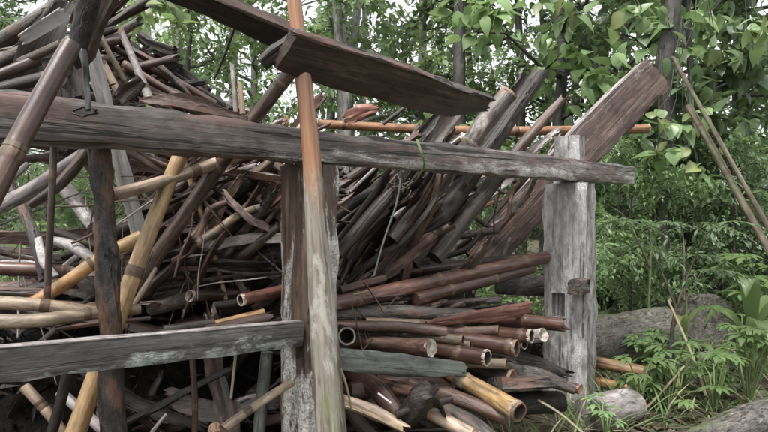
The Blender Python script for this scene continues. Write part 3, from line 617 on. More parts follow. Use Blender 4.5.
# ================================================================== LEFT SIDE UNDER THE BEAM
LG = 'poles and branches under the beam at the left'
rows = [
 ('branch', 'thick whitish bare branch slanting up from the left edge under the beam', [(-14, 212, 1.9), (28, 192, 2.0), (62, 168, 2.1), (84, 152, 2.2)], (17, 15, 12, 10), 'palebr', D(lump=.08, freq=5)),
 ('branch', 'curved dark branch crossing the whitish bare branch under the beam', [(30, 206, 1.95), (58, 186, 1.95), (82, 158, 1.97), (100, 128, 2.0)], (9, 11, 12, 9), 'wetbrown', D(lump=.06)),
 ('thin_pole', 'thin dark upright pole under the beam near the left edge', [(55, 128, 1.85), (51, 210, 1.85), (47, 298, 1.85)], (7, 7), 'wetbrown', D(bam=.4)),
 ('branch', 'whitish weathered stump leaning toward the charred post, right of the thin upright pole', [(56, 178, 2.5), (74, 200, 2.45), (93, 226, 2.4)], (13, 14, 12), 'palebr', D(lump=.1, end0='jag', jag=.05)),
 ('branch', 'dark grey forked branch rising out of the pile at the left edge', [(10, 184, 2.3), (24, 212, 2.25), (36, 242, 2.2), (44, 280, 2.2)], (8, 10, 12, 10), 'bark', D(lump=.1)),
 ('branch', 'pale peeled stick standing low beside the thin upright pole', [(38, 238, 2.12), (44, 262, 2.1), (56, 276, 2.1)], (7, 9, 6), 'palebr', D(lump=.12)),
 ('bamboo_pole', 'greyish pole lying high across the gap behind the thin upright pole', [(-14, 168, 2.5), (40, 158, 2.6), (90, 166, 2.7)], (8, 8), 'bark', D(bam=.4)),
 ('bamboo_pole', 'pale bamboo lying right under the beam behind the thin upright pole', [(24, 139, 2.3), (72, 141, 2.4)], (9, 9), 'tan', D(bam=.4)),
 ('bamboo_pole', 'pale thin stick sloping at the left edge above the whitish branch', [(-8, 198, 2.3), (28, 164, 2.4)], (6, 6), 'palebr', D()),
 ('bamboo_pole', 'brown bamboo lying level at the left edge below the green gap', [(-14, 268, 2.2), (40, 270, 2.25), (70, 272, 2.3)], (14, 13), 'redbrown', D(bam=.4)),
 ('bamboo_pole', 'grey-brown pole lying below the level brown bamboo at the left edge', [(-14, 290, 2.1), (50, 293, 2.15)], (9, 9), 'bark', D(bam=.4)),
 ('bamboo_pole', 'pinkish tan bamboo lying level at the left edge, upper of two', [(-14, 302, 1.95), (40, 305, 2.0), (98, 312, 2.1)], (14, 13, 11), 'tan', D(bam=.5)),
 ('bamboo_pole', 'tan bamboo with dark band lying level at the left edge, lower of two', [(-14, 322, 1.9), (40, 320, 1.95), (86, 314, 2.05), (140, 309, 2.15)], (15, 14, 13, 11), 'tan', D(bam=.42)),
 ('bamboo_pole', 'orange-tan bamboo rising from the level ones to the charred post', [(28, 306, 2.12), (70, 280, 2.16), (100, 258, 2.2), (142, 236, 2.3)], (13, 14, 13, 13), 'yellow', D(bam=.42)),
 ('branch', 'pale curved branch lying left of the charred post above the orange-tan bamboo', [(50, 240, 2.4), (72, 246, 2.36), (96, 262, 2.3)], (9, 12, 9), 'palebr', D(lump=.1)),
 ('branch', 'brown pole lying behind the pale curved branch', [(50, 230, 2.5), (100, 247, 2.5)], (8, 9), 'rust', D(bam=.4)),
 ('thin_pole', 'slim reddish stick lying under the tan bamboo with dark band', [(55, 329, 1.98), (100, 323, 2.05), (150, 318, 2.15)], (5, 5), 'redbrown', D()),
 ('split_bamboo', 'pale splinter leaning beside the long yellow bamboo', [(128, 312, 2.25), (142, 292, 2.3), (156, 268, 2.35)], (3, 6, 4), 'tan', D(lump=.1)),
 ('log', 'grey-brown short log left of the pinkish cut end, above the rail', [(152, 308, 2.6), (192, 298, 2.5)], (15, 15), 'bark', D(bam=.3)),
 ('log', 'brown log with pale cut end above the rail, left of the middle post', [(246, 292, 2.75), (190, 296, 2.45)], (12, 12), 'wetbrown', D(end1='cut')),
 ('split_bamboo', 'pinkish red split bamboo with cut end, touching the middle post on the left', [(300, 286, 2.6), (241, 300, 2.4)], (12, 12), 'red', D(end1='hollow', bam=.3)),
 ('log', 'dark short stick just below the brown cut log', [(214, 306, 2.5), (254, 300, 2.55)], (9, 8), 'dark', D()),
 ('split_bamboo', 'orange-tan split piece lying on the rail left of the middle post', [(214, 324, 2.35), (264, 312, 2.45)], (8, 8), 'yellow', D(lump=.1)),
 ('log', 'reddish rotten log lying on the rail left of the middle post', [(206, 330, 2.3), (268, 318, 2.4)], (10, 12), 'rust', D(lump=.15, rough=.2, end1='jag', jag=.05)),
 ('log', 'grey thin log end above the middle of the rail', [(164, 330, 2.3), (215, 322, 2.35)], (9, 8), 'bark', D(lump=.08)),
 ('split_bamboo', 'light orange splintered wood in the dark heap, upper middle of the left side', [(196, 270, 2.75), (216, 257, 2.75), (236, 246, 2.8)], (9, 11, 5), 'tan', D(lump=.2, rough=.3, end0='jag', end1='jag', jag=.08)),
 ('branch', 'black knobbly branch end in the heap left of the middle post', [(222, 204, 2.6), (248, 184, 2.6), (268, 168, 2.65)], (13, 13, 6), 'char', D(lump=.15, rough=.2)),
 ('branch', 'black slanting branch below the knobbly one, left of the middle post', [(184, 258, 2.6), (230, 232, 2.6), (276, 200, 2.65)], (6, 8, 7), 'char', D(lump=.12)),
 ('branch', 'dark brown bent branch rising to the middle post', [(205, 298, 2.7), (236, 262, 2.6), (280, 226, 2.6)], (10, 14, 12), 'wetbrown', D(lump=.12)),
 ('branch', 'light brown hooked twig among the reddish sticks', [(202, 190, 2.6), (206, 204, 2.58), (214, 210, 2.58), (228, 208, 2.6)], (4, 6, 6, 4), 'tan', D(lump=.1)),
 ('thin_pole', 'light brown thin stick hanging in the shade below the rail', [(192, 355, 2.2), (195, 400, 2.2), (194, 450, 2.2)], (6, 6), 'rust', D(bam=.3)),
 ('thin_pole', 'greenish grey upright stick below the rail beside the middle post', [(267, 352, 2.45), (262, 400, 2.45), (256, 470, 2.45)], (12, 13), 'railgreen', D(lump=.06)),
 ('bamboo_pole', 'pale stick sloping up to the foot of the middle post, below the rail', [(216, 434, 2.15), (252, 408, 2.2), (292, 382, 2.3)], (10, 9, 8), 'tan', D(lump=.06, bam=.35)),
 ('bamboo_pole', 'yellowish bamboo slanting down in the shade below the rail at the left', [(24, 386, 2.1), (50, 415, 2.1), (72, 445, 2.1)], (10, 10), 'tan', D(bam=.3)),
 ('bamboo_pole', 'greyish pole crossing behind the long yellow bamboo below the rail', [(60, 392, 2.3), (90, 418, 2.25), (120, 446, 2.2)], (10, 11), 'palebr', D()),
 ('branch', 'black slanting branch in the shade below the rail at the left', [(68, 372, 2.0), (58, 410, 2.0), (48, 445, 2.0)], (10, 11), 'char', D(lump=.1)),
 ('thin_pole', 'short pale twig at the bottom edge below the rail', [(152, 432, 2.1), (166, 414, 2.1)], (4, 2.5), 'palebr', D()),
 ('branch', 'thin fibre strip hanging under the rail left of the middle post', [(237, 345, 2.15), (234, 370, 2.16), (231, 398, 2.16)], (3, 2.5), 'straw', D()),
 ('log', 'reddish log tip at the bottom edge left of the middle post', [(230, 440, 2.1), (214, 428, 2.05)], (12, 13), 'rust', D(end1='cut', cut='cutbrown')),
]
for nm, lab, pts, w, mt, kw in rows:
    rod(nm, lab, {'thin_pole': 'stick', 'bamboo_pole': 'bamboo', 'split_bamboo': 'bamboo'}.get(nm, nm), pts, w, mt, LG, **dict(dict(n=12), **kw))

# ================================================================== RANDOM FILL OF THE PILE
protos = {}
def stick_protos(mat, bam):
    key = (mat, bam)
    if key not in protos:
        protos[key] = []
        for i in range(4):
            sd = nseed(); q = random.Random(int(sd * 100))
            lp = [Vector((0, 0, 0)), Vector((q.gauss(0, .02), q.gauss(0, .02), .35)), Vector((q.gauss(0, .02), q.gauss(0, .02), .7)), Vector((0, 0, 1))]
            if bam == 's':
                me = board_mesh('stick', [lp[0], lp[1] * 1., lp[2], lp[3]], [.05, .055, .05, .03 if i % 2 else .05], [.012] * 4, 0, .09, .12, .006, sd, q.uniform(-.5, .5), .16 if i % 2 else .03)
                me.materials.append(M[mat]); protos[key].append(me); continue
            lp = [p * 1. for p in lp]; lp[1].x *= .6; lp[2].y *= .6
            me = build_tube('stick', lp, [.02, .021, .019, .016], 10, .13 if not bam else .03, 6, bam, .05, .07, True, True, sd, q.uniform(.5, 1), 0 if bam else .16)
            me.materials.append(M[mat]); me.materials.append(M['node']); protos[key].append(me)
    return protos[key]
def fill(n, box, dr, ang, spread, length, rad, mats, name, label, cat, group, avoid=None, seed=1, tilt=.25):
    q = random.Random(seed)
    k = 0; tries = 0
    while k < n and tries < n * 20:
        tries += 1
        x = q.uniform(box[0], box[2]); y = q.uniform(box[1], box[3])
        d = q.uniform(*dr)
        lx = q.uniform(*length) * F / d
        a = R(q.choice(ang) + q.gauss(0, spread))
        dx, dy = math.cos(a) * lx / 2, -math.sin(a) * lx / 2
        if avoid and any(ax0 < x + s * dx < ax1 and ay0 < y + s * dy < ay1 for (ax0, ay0, ax1, ay1) in avoid for s in (-1, -.6, 0, .6, 1)): continue
        dd = q.uniform(-tilt, tilt) * q.uniform(*length)
        p0 = P(x - dx, y - dy, d - dd / 2); p1 = P(x + dx, y + dy, d + dd / 2)
        if min(p0.y - .28 - beam_d(min(max(x - dx, 0), 630)), p1.y - .28 - beam_d(min(max(x + dx, 0), 630))) < 0: continue
        mat, bam, lname = q.choice(mats)
        me = q.choice(stick_protos(mat, bam))
        o = bpy.data.objects.new(name, me); COL.objects.link(o)
        L = (p1 - p0).length; r = q.uniform(*rad) / .02
        o.matrix_world = frame(p0, p1) @ Matrix.Rotation(q.uniform(0, 6.28), 4, 'Z') @ Matrix.Diagonal((r, r, L, 1))
        tag(o, '%s %s' % (lname, label), cat, '%s %s' % (lname, group))
        k += 1
HOLE = [(-20, 166, 96, 226), (100, 186, 128, 222), (455, 202, 495, 228), (505, 215, 545, 252)]
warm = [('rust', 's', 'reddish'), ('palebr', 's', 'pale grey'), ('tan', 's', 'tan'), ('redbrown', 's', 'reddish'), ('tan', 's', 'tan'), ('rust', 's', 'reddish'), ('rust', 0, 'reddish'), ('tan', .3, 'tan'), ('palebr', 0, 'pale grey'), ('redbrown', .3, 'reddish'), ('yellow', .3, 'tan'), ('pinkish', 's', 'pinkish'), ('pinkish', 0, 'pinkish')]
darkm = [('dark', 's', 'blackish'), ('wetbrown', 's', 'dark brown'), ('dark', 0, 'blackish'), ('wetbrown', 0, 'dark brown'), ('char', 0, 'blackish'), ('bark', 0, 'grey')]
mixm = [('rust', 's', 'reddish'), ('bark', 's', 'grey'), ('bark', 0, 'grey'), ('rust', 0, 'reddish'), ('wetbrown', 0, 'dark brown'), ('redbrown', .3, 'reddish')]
fill(150, (120, 150, 285, 250), (2.5, 3.2), (28, 42, 50, 8, -40), 13, (.25, .9), (.007, .021), warm, 'loose_stick', 'stick jumbled in the loose heap below the beam, left of the middle post', 'stick', 'sticks jumbled left of the middle post', HOLE, 1)
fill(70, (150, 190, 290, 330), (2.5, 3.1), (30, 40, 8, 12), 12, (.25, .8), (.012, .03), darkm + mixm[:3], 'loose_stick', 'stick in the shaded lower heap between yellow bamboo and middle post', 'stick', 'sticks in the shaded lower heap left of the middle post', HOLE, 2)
fill(34, (-10, 225, 130, 335), (2.4, 3.1), (5, -10, 30), 14, (.3, .8), (.012, .03), mixm + warm[1:3], 'loose_stick', 'stick lying in the heap under the green gap at the left', 'stick', 'sticks under the green gap at the left', HOLE, 3)
fill(14, (-10, 140, 130, 166), (2.5, 3.2), (5, -8, 25), 14, (.3, .7), (.01, .02), mixm + warm[1:3], 'loose_stick', 'stick bridging the gap just under the beam at the left', 'stick', 'sticks just under the beam at the left', HOLE, 4)
fill(34, (-10, 40, 80, 120), (2.2, 2.8), (28, 22, 15), 8, (.4, .9), (.012, .03), darkm + mixm, 'loose_stick', 'stick in the high heap above the beam at the far left', 'stick', 'sticks in the heap above the beam at far left', None, 5)
fill(34, (85, 62, 215, 120), (2.45, 3.0), (-32, -40, -28, -60), 8, (.25, .7), (.01, .025), darkm + mixm, 'loose_stick', 'stick sloping in the heap above the beam, behind the curled sheet', 'stick', 'sticks behind the curled sheet', [(160, 20, 300, 72)], 6)
fill(70, (345, 165, 455, 275), (3.05, 3.9), (50, 42, 35, 60), 10, (.4, 1.0), (.012, .035), [('char', 0, 'blackish'), ('dark', 0, 'blackish'), ('wetbrown', 's', 'dark brown'), ('wetbrown', 's', 'dark brown'), ('wetbrown', 0, 'dark brown'), ('rust', 0, 'reddish')], 'leaning_stick', 'stick leaning in the dark hollow under the beam, right of the middle post', 'stick', 'sticks in the dark hollow right of the middle post', HOLE, 7)  # mostly dark woods, their colour standing in for shade in the hollow
fill(26, (455, 165, 540, 262), (3.75, 4.5), (50, 40, 20, 65), 14, (.3, .7), (.008, .018), mixm + warm[:3], 'leaning_stick', 'stick leaning by the green gap, left of the pale grey post', 'stick', 'sticks leaning left of the pale grey post', HOLE, 8)
fill(70, (340, 304, 545, 352), (2.95, 3.6), (4, -3, 8), 4, (.5, 1.1), (.012, .03), [m for m in mixm + darkm if m[1] != 's' and m[0] != 'char'], 'stacked_stick', 'stick packed among the bamboos of the stack, right of the middle post', 'stick', 'sticks packed in the stack right of the middle post', [(470, 268, 545, 300)], 9)
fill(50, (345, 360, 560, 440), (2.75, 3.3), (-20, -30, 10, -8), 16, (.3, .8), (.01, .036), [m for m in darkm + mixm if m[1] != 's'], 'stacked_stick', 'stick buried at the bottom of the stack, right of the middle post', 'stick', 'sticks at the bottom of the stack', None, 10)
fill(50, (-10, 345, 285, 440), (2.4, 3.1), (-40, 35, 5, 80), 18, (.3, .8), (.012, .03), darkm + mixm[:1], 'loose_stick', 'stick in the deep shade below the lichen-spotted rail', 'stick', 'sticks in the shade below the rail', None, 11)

fill(46, (365, 306, 520, 352), (2.9, 3.5), (4, 7, 1), 3, (.7, 1.3), (.014, .026), [('redbrown', .3, 'reddish'), ('rust', 0, 'reddish'), ('mossbam', .3, 'mossy brown'), ('bark', 0, 'grey'), ('wetbrown', .3, 'dark brown')], 'stacked_pole', 'pole lying level in the stack right of the middle post', 'pole', 'long poles in the stack right of the middle post', [(490, 268, 600, 312)], 14, .3)
fill(36, (345, 285, 550, 420), (2.75, 3.1), (5, -15, 30, 60), 25, (.12, .4), (.0025, .006), [('bark', 0, 'grey'), ('rust', 0, 'reddish'), ('straw', 0, 'pale')], 'thin_twig', 'twig caught between the logs of the stack, right of the middle post', 'twig', 'twigs on the stack', None, 12, .1)
fill(40, (0, 150, 285, 330), (2.3, 2.7), (20, 50, -50, 80), 25, (.15, .5), (.002, .005), [('bark', 0, 'grey'), ('rust', 0, 'reddish'), ('palebr', 0, 'pale')], 'thin_twig', 'twig sticking out of the heap under the beam, left of the middle post', 'twig', 'twigs in the heap left of the middle post', None, 13, .1)

# debris mound under the pile, its colour blackened to paint the void's shade
def smooth(a, b, x):
    t = max(0, min(1, (x - a) / (b - a))); return t * t * (3 - 2 * t)
def lerpt(tab, x):
    if x <= tab[0][0]: return tab[0][1]
    for (a, va), (b, vb) in zip(tab, tab[1:]):
        if x <= b: return va + (vb - va) * (x - a) / (b - a)
    return tab[-1][1]
HT = [(-3.4, .6), (-1.6, .72), (-1.15, .8), (-.85, 1.05), (-.45, 1.38), (.1, 1.38), (.42, 1.1), (.7, .72), (1.1, .45), (1.5, .2), (2.0, 0)]
def mound(x, y):
    s = (y - (1.6 + .935 * (x + 1.02))) * .73
    w = x * .8 - (s - .6) * .3
    h = lerpt(HT, x + .15 * (y - 3)) * smooth(.45, 1.15, s) * (1 - smooth(1.5, 2.3, s))
    h *= 1 + .25 * noise.noise(Vector((x * 2, y * 2, 3))) 
    return h + .06 * noise.noise(Vector((x * 7, y * 7, 1))) - .04
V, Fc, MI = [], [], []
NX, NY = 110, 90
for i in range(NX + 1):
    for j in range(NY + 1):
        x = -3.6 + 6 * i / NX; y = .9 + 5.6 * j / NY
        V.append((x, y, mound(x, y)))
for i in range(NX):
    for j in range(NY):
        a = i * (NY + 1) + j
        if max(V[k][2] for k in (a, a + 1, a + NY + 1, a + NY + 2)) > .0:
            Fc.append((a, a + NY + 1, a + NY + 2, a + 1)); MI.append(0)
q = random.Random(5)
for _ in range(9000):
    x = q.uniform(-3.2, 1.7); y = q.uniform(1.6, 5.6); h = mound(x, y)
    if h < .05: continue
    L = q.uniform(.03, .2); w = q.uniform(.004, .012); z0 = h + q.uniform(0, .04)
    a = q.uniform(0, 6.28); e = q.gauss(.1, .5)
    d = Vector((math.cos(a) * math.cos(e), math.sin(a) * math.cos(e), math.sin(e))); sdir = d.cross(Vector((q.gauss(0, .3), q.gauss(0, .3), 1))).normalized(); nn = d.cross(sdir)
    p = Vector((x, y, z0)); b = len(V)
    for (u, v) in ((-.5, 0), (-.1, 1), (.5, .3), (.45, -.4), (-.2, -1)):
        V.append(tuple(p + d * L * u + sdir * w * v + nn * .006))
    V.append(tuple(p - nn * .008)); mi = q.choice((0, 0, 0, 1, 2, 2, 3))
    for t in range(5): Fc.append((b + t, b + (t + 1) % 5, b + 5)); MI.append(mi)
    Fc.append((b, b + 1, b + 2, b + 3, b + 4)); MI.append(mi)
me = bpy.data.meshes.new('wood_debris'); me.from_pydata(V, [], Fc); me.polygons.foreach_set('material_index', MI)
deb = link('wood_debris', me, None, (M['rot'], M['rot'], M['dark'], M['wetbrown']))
tag(deb, 'rotten bark and chips under the heap of poles, coloured near black as shade', 'debris', kind='stuff')

# ================================================================== GROUND
s = NT('forest_soil')
tc = s.new('ShaderNodeTexCoord'); ob = tc.outputs['Object']
n1 = s.noise(ob, .9, 6, .6); n2 = s.noise(ob, 14, 6, .65); n3 = s.noise(ob, 3.2, 6, .7)
col = s.ramp(n2, [(.3, (.018, .012, .009)), (.52, (.07, .05, .036)), (.7, (.14, .11, .08))])
col = s.mix(s.ramp(n3, [(.5, 0), (.62, .8)]), col, (.035, .06, .018))
col = s.mix(s.ramp(n1, [(.4, 0), (.6, .5)]), col, (.03, .045, .016))
s.ln(col, s.b.inputs['Base Color']); s.b.inputs['Roughness'].default_value = .85
b = s.new('ShaderNodeBump'); b.inputs['Strength'].default_value = .8; b.inputs['Distance'].default_value = .03
s.ln(n2, b.inputs['Height']); s.ln(b.outputs[0], s.b.inputs['Normal'])
M['soil'] = s.m
def gz(x, y):
    return .05 * noise.noise(Vector((x * .6, y * .6, 0))) + .03 * noise.noise(Vector((x * 2.2, y * 2.2, 4))) + max(0, y - 9) * .02
V, Fc = [], []
xs = [-400, -120, -40] + [-14 + .35 * i for i in range(81)] + [40, 120, 400]
ys = [-60, -10] + [-1 + .35 * i for i in range(60)] + [26, 40, 80, 200, 600]
for x in xs:
    for y in ys: V.append((x, y, gz(x, y) if y < 25 else gz(x, 25)))
ny = len(ys)
for i in range(len(xs) - 1):
    for j in range(ny - 1): Fc.append((i * ny + j, (i + 1) * ny + j, (i + 1) * ny + j + 1, i * ny + j + 1))
me = bpy.data.meshes.new('ground'); me.from_pydata(V, [], Fc); finish(me, 180)
tag(link('ground', me, None, (M['soil'],)), 'damp brown earth with moss and leaf litter', 'ground', kind='structure')

# ================================================================== LOGS ON THE GROUND AT RIGHT
gl = 'cut logs lying behind the pale grey post'
rod('fallen_log', 'thick grey bark log lying in the weeds right behind the pale grey post', 'log', [(570, 346, 4.6), (625, 339, 4.75), (662, 332, 4.95)], (58, 54, 50), 'greybark', gl, lump=.05, n=28, end1='cut', cut='greybark', rough=.08)
rod('fallen_log', 'thickest sawn log with rounded grey end, in the weeds at the right', 'log', [(668, 320, 5.7), (690, 321, 5.4), (710, 322, 5.1)], (50, 54, 56), 'greybark', gl, lump=.05, n=28, end1='cut', cut='greybark', rough=.08)
rod('fallen_log', 'mottled pale log chunk on the ground right of the foot of the pale grey post', 'log', [(586, 414, 3.25), (610, 411, 3.3), (632, 406, 3.4)], (34, 38, 34), 'palebr', gl, lump=.08, n=24, end1='cut', rough=.08)
rod('fallen_log', 'greyish brown log lying in the bottom right corner', 'log', [(690, 452, 2.85), (740, 428, 3.0), (795, 408, 3.2)], (36, 38, 36), 'greybark', gl, lump=.06, n=24, rough=.08)
rod('fallen_log', 'thin pale pole lying on the ground in front of the thickest sawn log', 'log', [(676, 360, 4.75), (735, 352, 4.9)], (9, 9), 'palebr', gl)
rod('fallen_log', 'thin dark pole lying on bare earth below the thin pale pole', 'log', [(688, 374, 4.3), (736, 367, 4.45)], (7, 7), 'bark', gl)
rod('fallen_log', 'short pale piece of wood behind the pale grey post, left of the thick bark log', 'log', [(604, 300, 6.3), (592, 284, 6.6)], (24, 22), 'bark', gl, n=18)

# ================================================================== VEGETATION
class LM:
    """collects leaves into one mesh"""
    def __init__(s): s.V = []; s.F = []; s.MI = []
    def leaf(s, p, d, up, L, W, mi=0, bend=.25, rows=3):
        if rows == 6: bend += rng.uniform(-.25, .35); W *= rng.uniform(.7, 1.1)
        side = d.cross(up)
        if side.length < 1e-3: side = d.cross(Vector((1, 0, 0)))
        side.normalize(); nn = side.cross(d)
        b = len(s.V); prof = {3: (.0, .85, .75, .0), 2: (0, 1, 0), 4: (.0, .7, 1, .7, 0), 6: (.15, .7, 1, .95, .75, .4, 0)}[rows]
        for i, k in enumerate(prof):
            t = i / (len(prof) - 1); c = p + d * (L * t) - nn * (bend * L * t * t)
            w = side * (W / 2 * k)
            s.V += [tuple(c - w + nn * (W * .12 * k)), tuple(c), tuple(c + w + nn * (W * .12 * k))]
        for i in range(len(prof) - 1):
            a = b + 3 * i
            s.F += [(a, a + 1, a + 4, a + 3), (a + 1, a + 2, a + 5, a + 4)]; s.MI += [mi, mi]
    def stem(s, pts, r0, r1, mi=1, n=5):
        b = len(s.V); k = len(pts)
        for i, p in enumerate(pts):
            d = (pts[min(i + 1, k - 1)] - pts[max(i - 1, 0)]).normalized()
            x = d.cross(Vector((.3, 1, .2))).normalized(); y = d.cross(x); r = r0 + (r1 - r0) * i / (k - 1)
            for a in range(n):
                th = 6.2832 * a / n; s.V.append(tuple(p + x * (r * math.cos(th)) + y * (r * math.sin(th))))
        for i in range(k - 1):
            for a in range(n):
                s.F.append((b + i * n + a, b + i * n + (a + 1) % n, b + (i + 1) * n + (a + 1) % n, b + (i + 1) * n + a)); s.MI.append(mi)
    def frond(s, p, d, up, L, pairs, ll, lw, mi=0, droop=.35, stem_mi=1):
        pts = []; side = d.cross(up).normalized(); nn = side.cross(d).normalized()
        for i in range(pairs + 1):
            t = i / pairs; pts.append(p + d * (L * t) - Vector((0, 0, 1)) * (droop * L * t * t))
        s.stem(pts[::2] if pairs > 6 else pts, L * .008, L * .003, stem_mi, 3)
        for i in range(1, pairs + 1):
            t = i / pairs; dd = (pts[i] - pts[i - 1]).normalized(); k = math.sin(math.pi * (.15 + .8 * t)) ** .5
            for sg in (-1, 1):
                if rng.random() < .13: continue
                ld = (side * sg * .85 + dd * rng.uniform(.3, .8) + nn * rng.gauss(0, .18)).normalized(); kk = k * rng.uniform(.65, 1.15)
                s.leaf(pts[i], ld, (nn + side * rng.gauss(0, .3)).normalized(), ll * kk, lw * kk, mi, rng.uniform(.1, .4), 2)
        s.leaf(pts[-1], (pts[-1] - pts[-2]).normalized(), nn, ll, lw, mi, .2, 2)
    def mesh(s, name):
        me = bpy.data.meshes.new(name); me.from_pydata(s.V, [], s.F); me.polygons.foreach_set('material_index', s.MI)
        for p in me.polygons: p.use_smooth = True
        return me

def rdir(q, zmin=-1.):
    while True:
        v = Vector((q.gauss(0, 1), q.gauss(0, 1), q.gauss(0, 1)))
        if v.length > .1:
            v.normalize()
            if v.z > zmin: return v

def make_tree(seed, H, r, crown0, spread, kind, nl, leaf, limbs=9):
    """returns trunk mesh (with limbs) and crown mesh; kind: broad / small / compound / feather"""
    q = random.Random(seed); T = LM(); C = LM()
    tp = [Vector((0, 0, -.1))]
    for i in range(1, 8):
        tp.append(Vector((q.gauss(0, .05) * i * H / 30, q.gauss(0, .05) * i * H / 30, H * i / 7)))
    fine = [p for p, _ in catmull(tp, [0] * 8, 21)]
    T.stem(fine, r, r * .25, 0, 10)
    ends = []
    for k in range(limbs):
        t = crown0 + (1 - crown0) * (k + q.random()) / limbs; b = fine[min(20, int(t * 21))]
        a = q.uniform(0, 6.28); el = q.uniform(.0, .7)
        d = Vector((math.cos(a) * math.cos(el), math.sin(a) * math.cos(el), math.sin(el))); L = spread * q.uniform(.5, 1.1) * (1.15 - .6 * t)
        pts = [b]
        for i in range(1, 5): pts.append(b + d * (L * i / 4) + Vector((q.gauss(0, .06), q.gauss(0, .06), q.gauss(0, .05))) * L + Vector((0, 0, -.1 * L * (i / 4) ** 2)))
        T.stem(pts, r * .32, r * .06, 0, 6)
        for i in (2, 3, 4):
            for _ in range(2):
                e = rdir(q, -.4); p2 = pts[i] + e * L * q.uniform(.25, .5)
                T.stem([pts[i], pts[i].lerp(p2, .5) + rdir(q) * .05 * L, p2], r * .1, r * .03, 0, 4)
                ends += [(pts[i], p2)]
    ends.append((fine[-2], fine[-1]))
    for _ in range(nl):
        a, b = q.choice(ends); t = q.uniform(.1, 1.1); p = a.lerp(b, t) + rdir(q) * abs(q.gauss(0, .16)) * spread * .5
        d = (rdir(q) + Vector((0, 0, -.25)) + (b - a).normalized() * .5).normalized(); up = (Vector((0, 0, 1)) + rdir(q) * .5).normalized()
        l = leaf * q.uniform(.6, 1.25); mi = 1 if q.random() < .12 else 0
        if kind == 'broad': C.leaf(p, d, up, l, l * .72, mi, .35, 6)
        elif kind == 'small': C.leaf(p, d, up, l, l * .5, mi, .25, 3)
        elif kind == 'compound': C.frond(p, d, up, l, 7, l * .36, l * .15, mi, .3, 2)
        else: C.frond(p, d, up, l, 11, l * .3, l * .06, mi, .35, 2)
    return T.mesh('trunk'), C.mesh('crown')

TREE = {}
def tree_kind(key, mats, bark, *args, **kw):
    t, c = make_tree(*args, **kw)
    t.materials.append(M[bark])
    for m in mats: c.materials.append(M[m])
    TREE[key] = (t, c)
tree_kind('teak', ('l_mid', 'l_light'), 'trunk', 21, 4.6, .09, .22, 1.7, 'broad', 1350, .165, limbs=14)
tree_kind('teak2', ('l_blue', 'l_light'), 'trunk', 22, 4.0, .07, .2, 1.5, 'broad', 1150, .18, limbs=13)
tree_kind('small', ('l_mid', 'l_light'), 'trunk', 23, 6.5, .11, .15, 2.0, 'small', 2500, .15, limbs=16)
tree_kind('small2', ('l_dark', 'l_mid'), 'paletrunk', 24, 7.5, .12, .3, 2.2, 'small', 2600, .15, limbs=16)
tree_kind('comp', ('l_mid', 'l_light', 'greenvine'), 'paletrunk', 25, 6.0, .09, .2, 2.0, 'compound', 390, .42, limbs=14)
tree_kind('comp2', ('l_light', 'l_yellow', 'greenvine'), 'trunk', 26, 5.0, .07, .12, 1.8, 'compound', 360, .45, limbs=13)
tree_kind('feather', ('l_mid', 'l_light', 'greenvine'), 'trunk', 27, 2.1, .03, .1, 1.1, 'feather', 620, .25, limbs=13)
tree_kind('feather2', ('l_blue', 'l_light', 'greenvine'), 'trunk', 28, 2.6, .035, .05, 1.2, 'feather', 660, .27, limbs=14)
tree_kind('bush', ('l_mid', 'l_light'), 'trunk', 31, 2.0, .025, .05, 1.1, 'small', 3000, .075, limbs=15)
tree_kind('bush2', ('l_blue', 'l_light'), 'trunk', 32, 2.4, .03, .05, 1.2, 'small', 2600, .09, limbs=15)
def plant_tree(key, x, y, sc, rz, name, label, cat, group=None, z=None):
    e = empty(name, (x, y, gz(x, y) if z is None else z)); e.scale = (sc, sc, sc); e.rotation_euler = (0, 0, rz)
    tag(e, label, cat, group)
    t, c = TREE[key]
    for nm, me in (('trunk', t), ('crown', c)):
        o = bpy.data.objects.new(nm, me); COL.objects.link(o); o.parent = e
    return e
def at(px, d): return (px - CX) / F * d
TG = 'trees of the grove behind the shed'
# nearer, recognisable ones
for key, px, d, sc, rz, lab in [
    ('teak', 560, 7.0, 1.15, .4, 'young tree with large heart-shaped leaves behind the broken wide plank'),
    ('teak2', 690, 6.6, 1.05, 2.1, 'broad-leaved tree behind the two leaning bamboo poles'),
    ('teak', 800, 7.4, 1.2, 3.3, 'broad-leaved tree at the right edge, behind the corn-like plant'),
    ('teak2', 625, 8.6, 1.35, 5.0, 'tall broad-leaved tree above the pale grey post'),
    ('small', 520, 9.5, 1.0, 1.0, 'leafy tree with small leaves behind the leaning grey log'),
    ('small2', 420, 10.5, 1.0, .3, 'dark leafy tree behind the widest roof plank'),
    ('comp', 250, 9.0, 1.0, .8, 'feathery-leaved tree seen between heap and reddish-edged roof plank'),
    ('comp2', 185, 7.6, .9, 2.2, 'light green tree just right of the scorched boards'),
    ('comp', 345, 8.4, 1.05, 4.1, 'pale-trunked tree with feathery leaves behind the tall orange pole'),
    ('comp2', 60, 9.5, 1.0, 5.2, 'light green tree behind the heap near the left edge'),
    ('comp', -40, 8.5, 1.0, 1.2, 'feathery-leaved tree at the left edge of the picture'),
    ('small2', 745, 10.5, 1.1, 2.7, 'dark leafy tree at the upper right corner'),
    ('small', 330, 12.5, 1.2, 3.6, 'leafy tree farther back, left of the widest roof plank'),
]:
    plant_tree(key, at(px, d), d, sc, rz, 'grove_tree', lab, 'tree', TG)
q = random.Random(77)
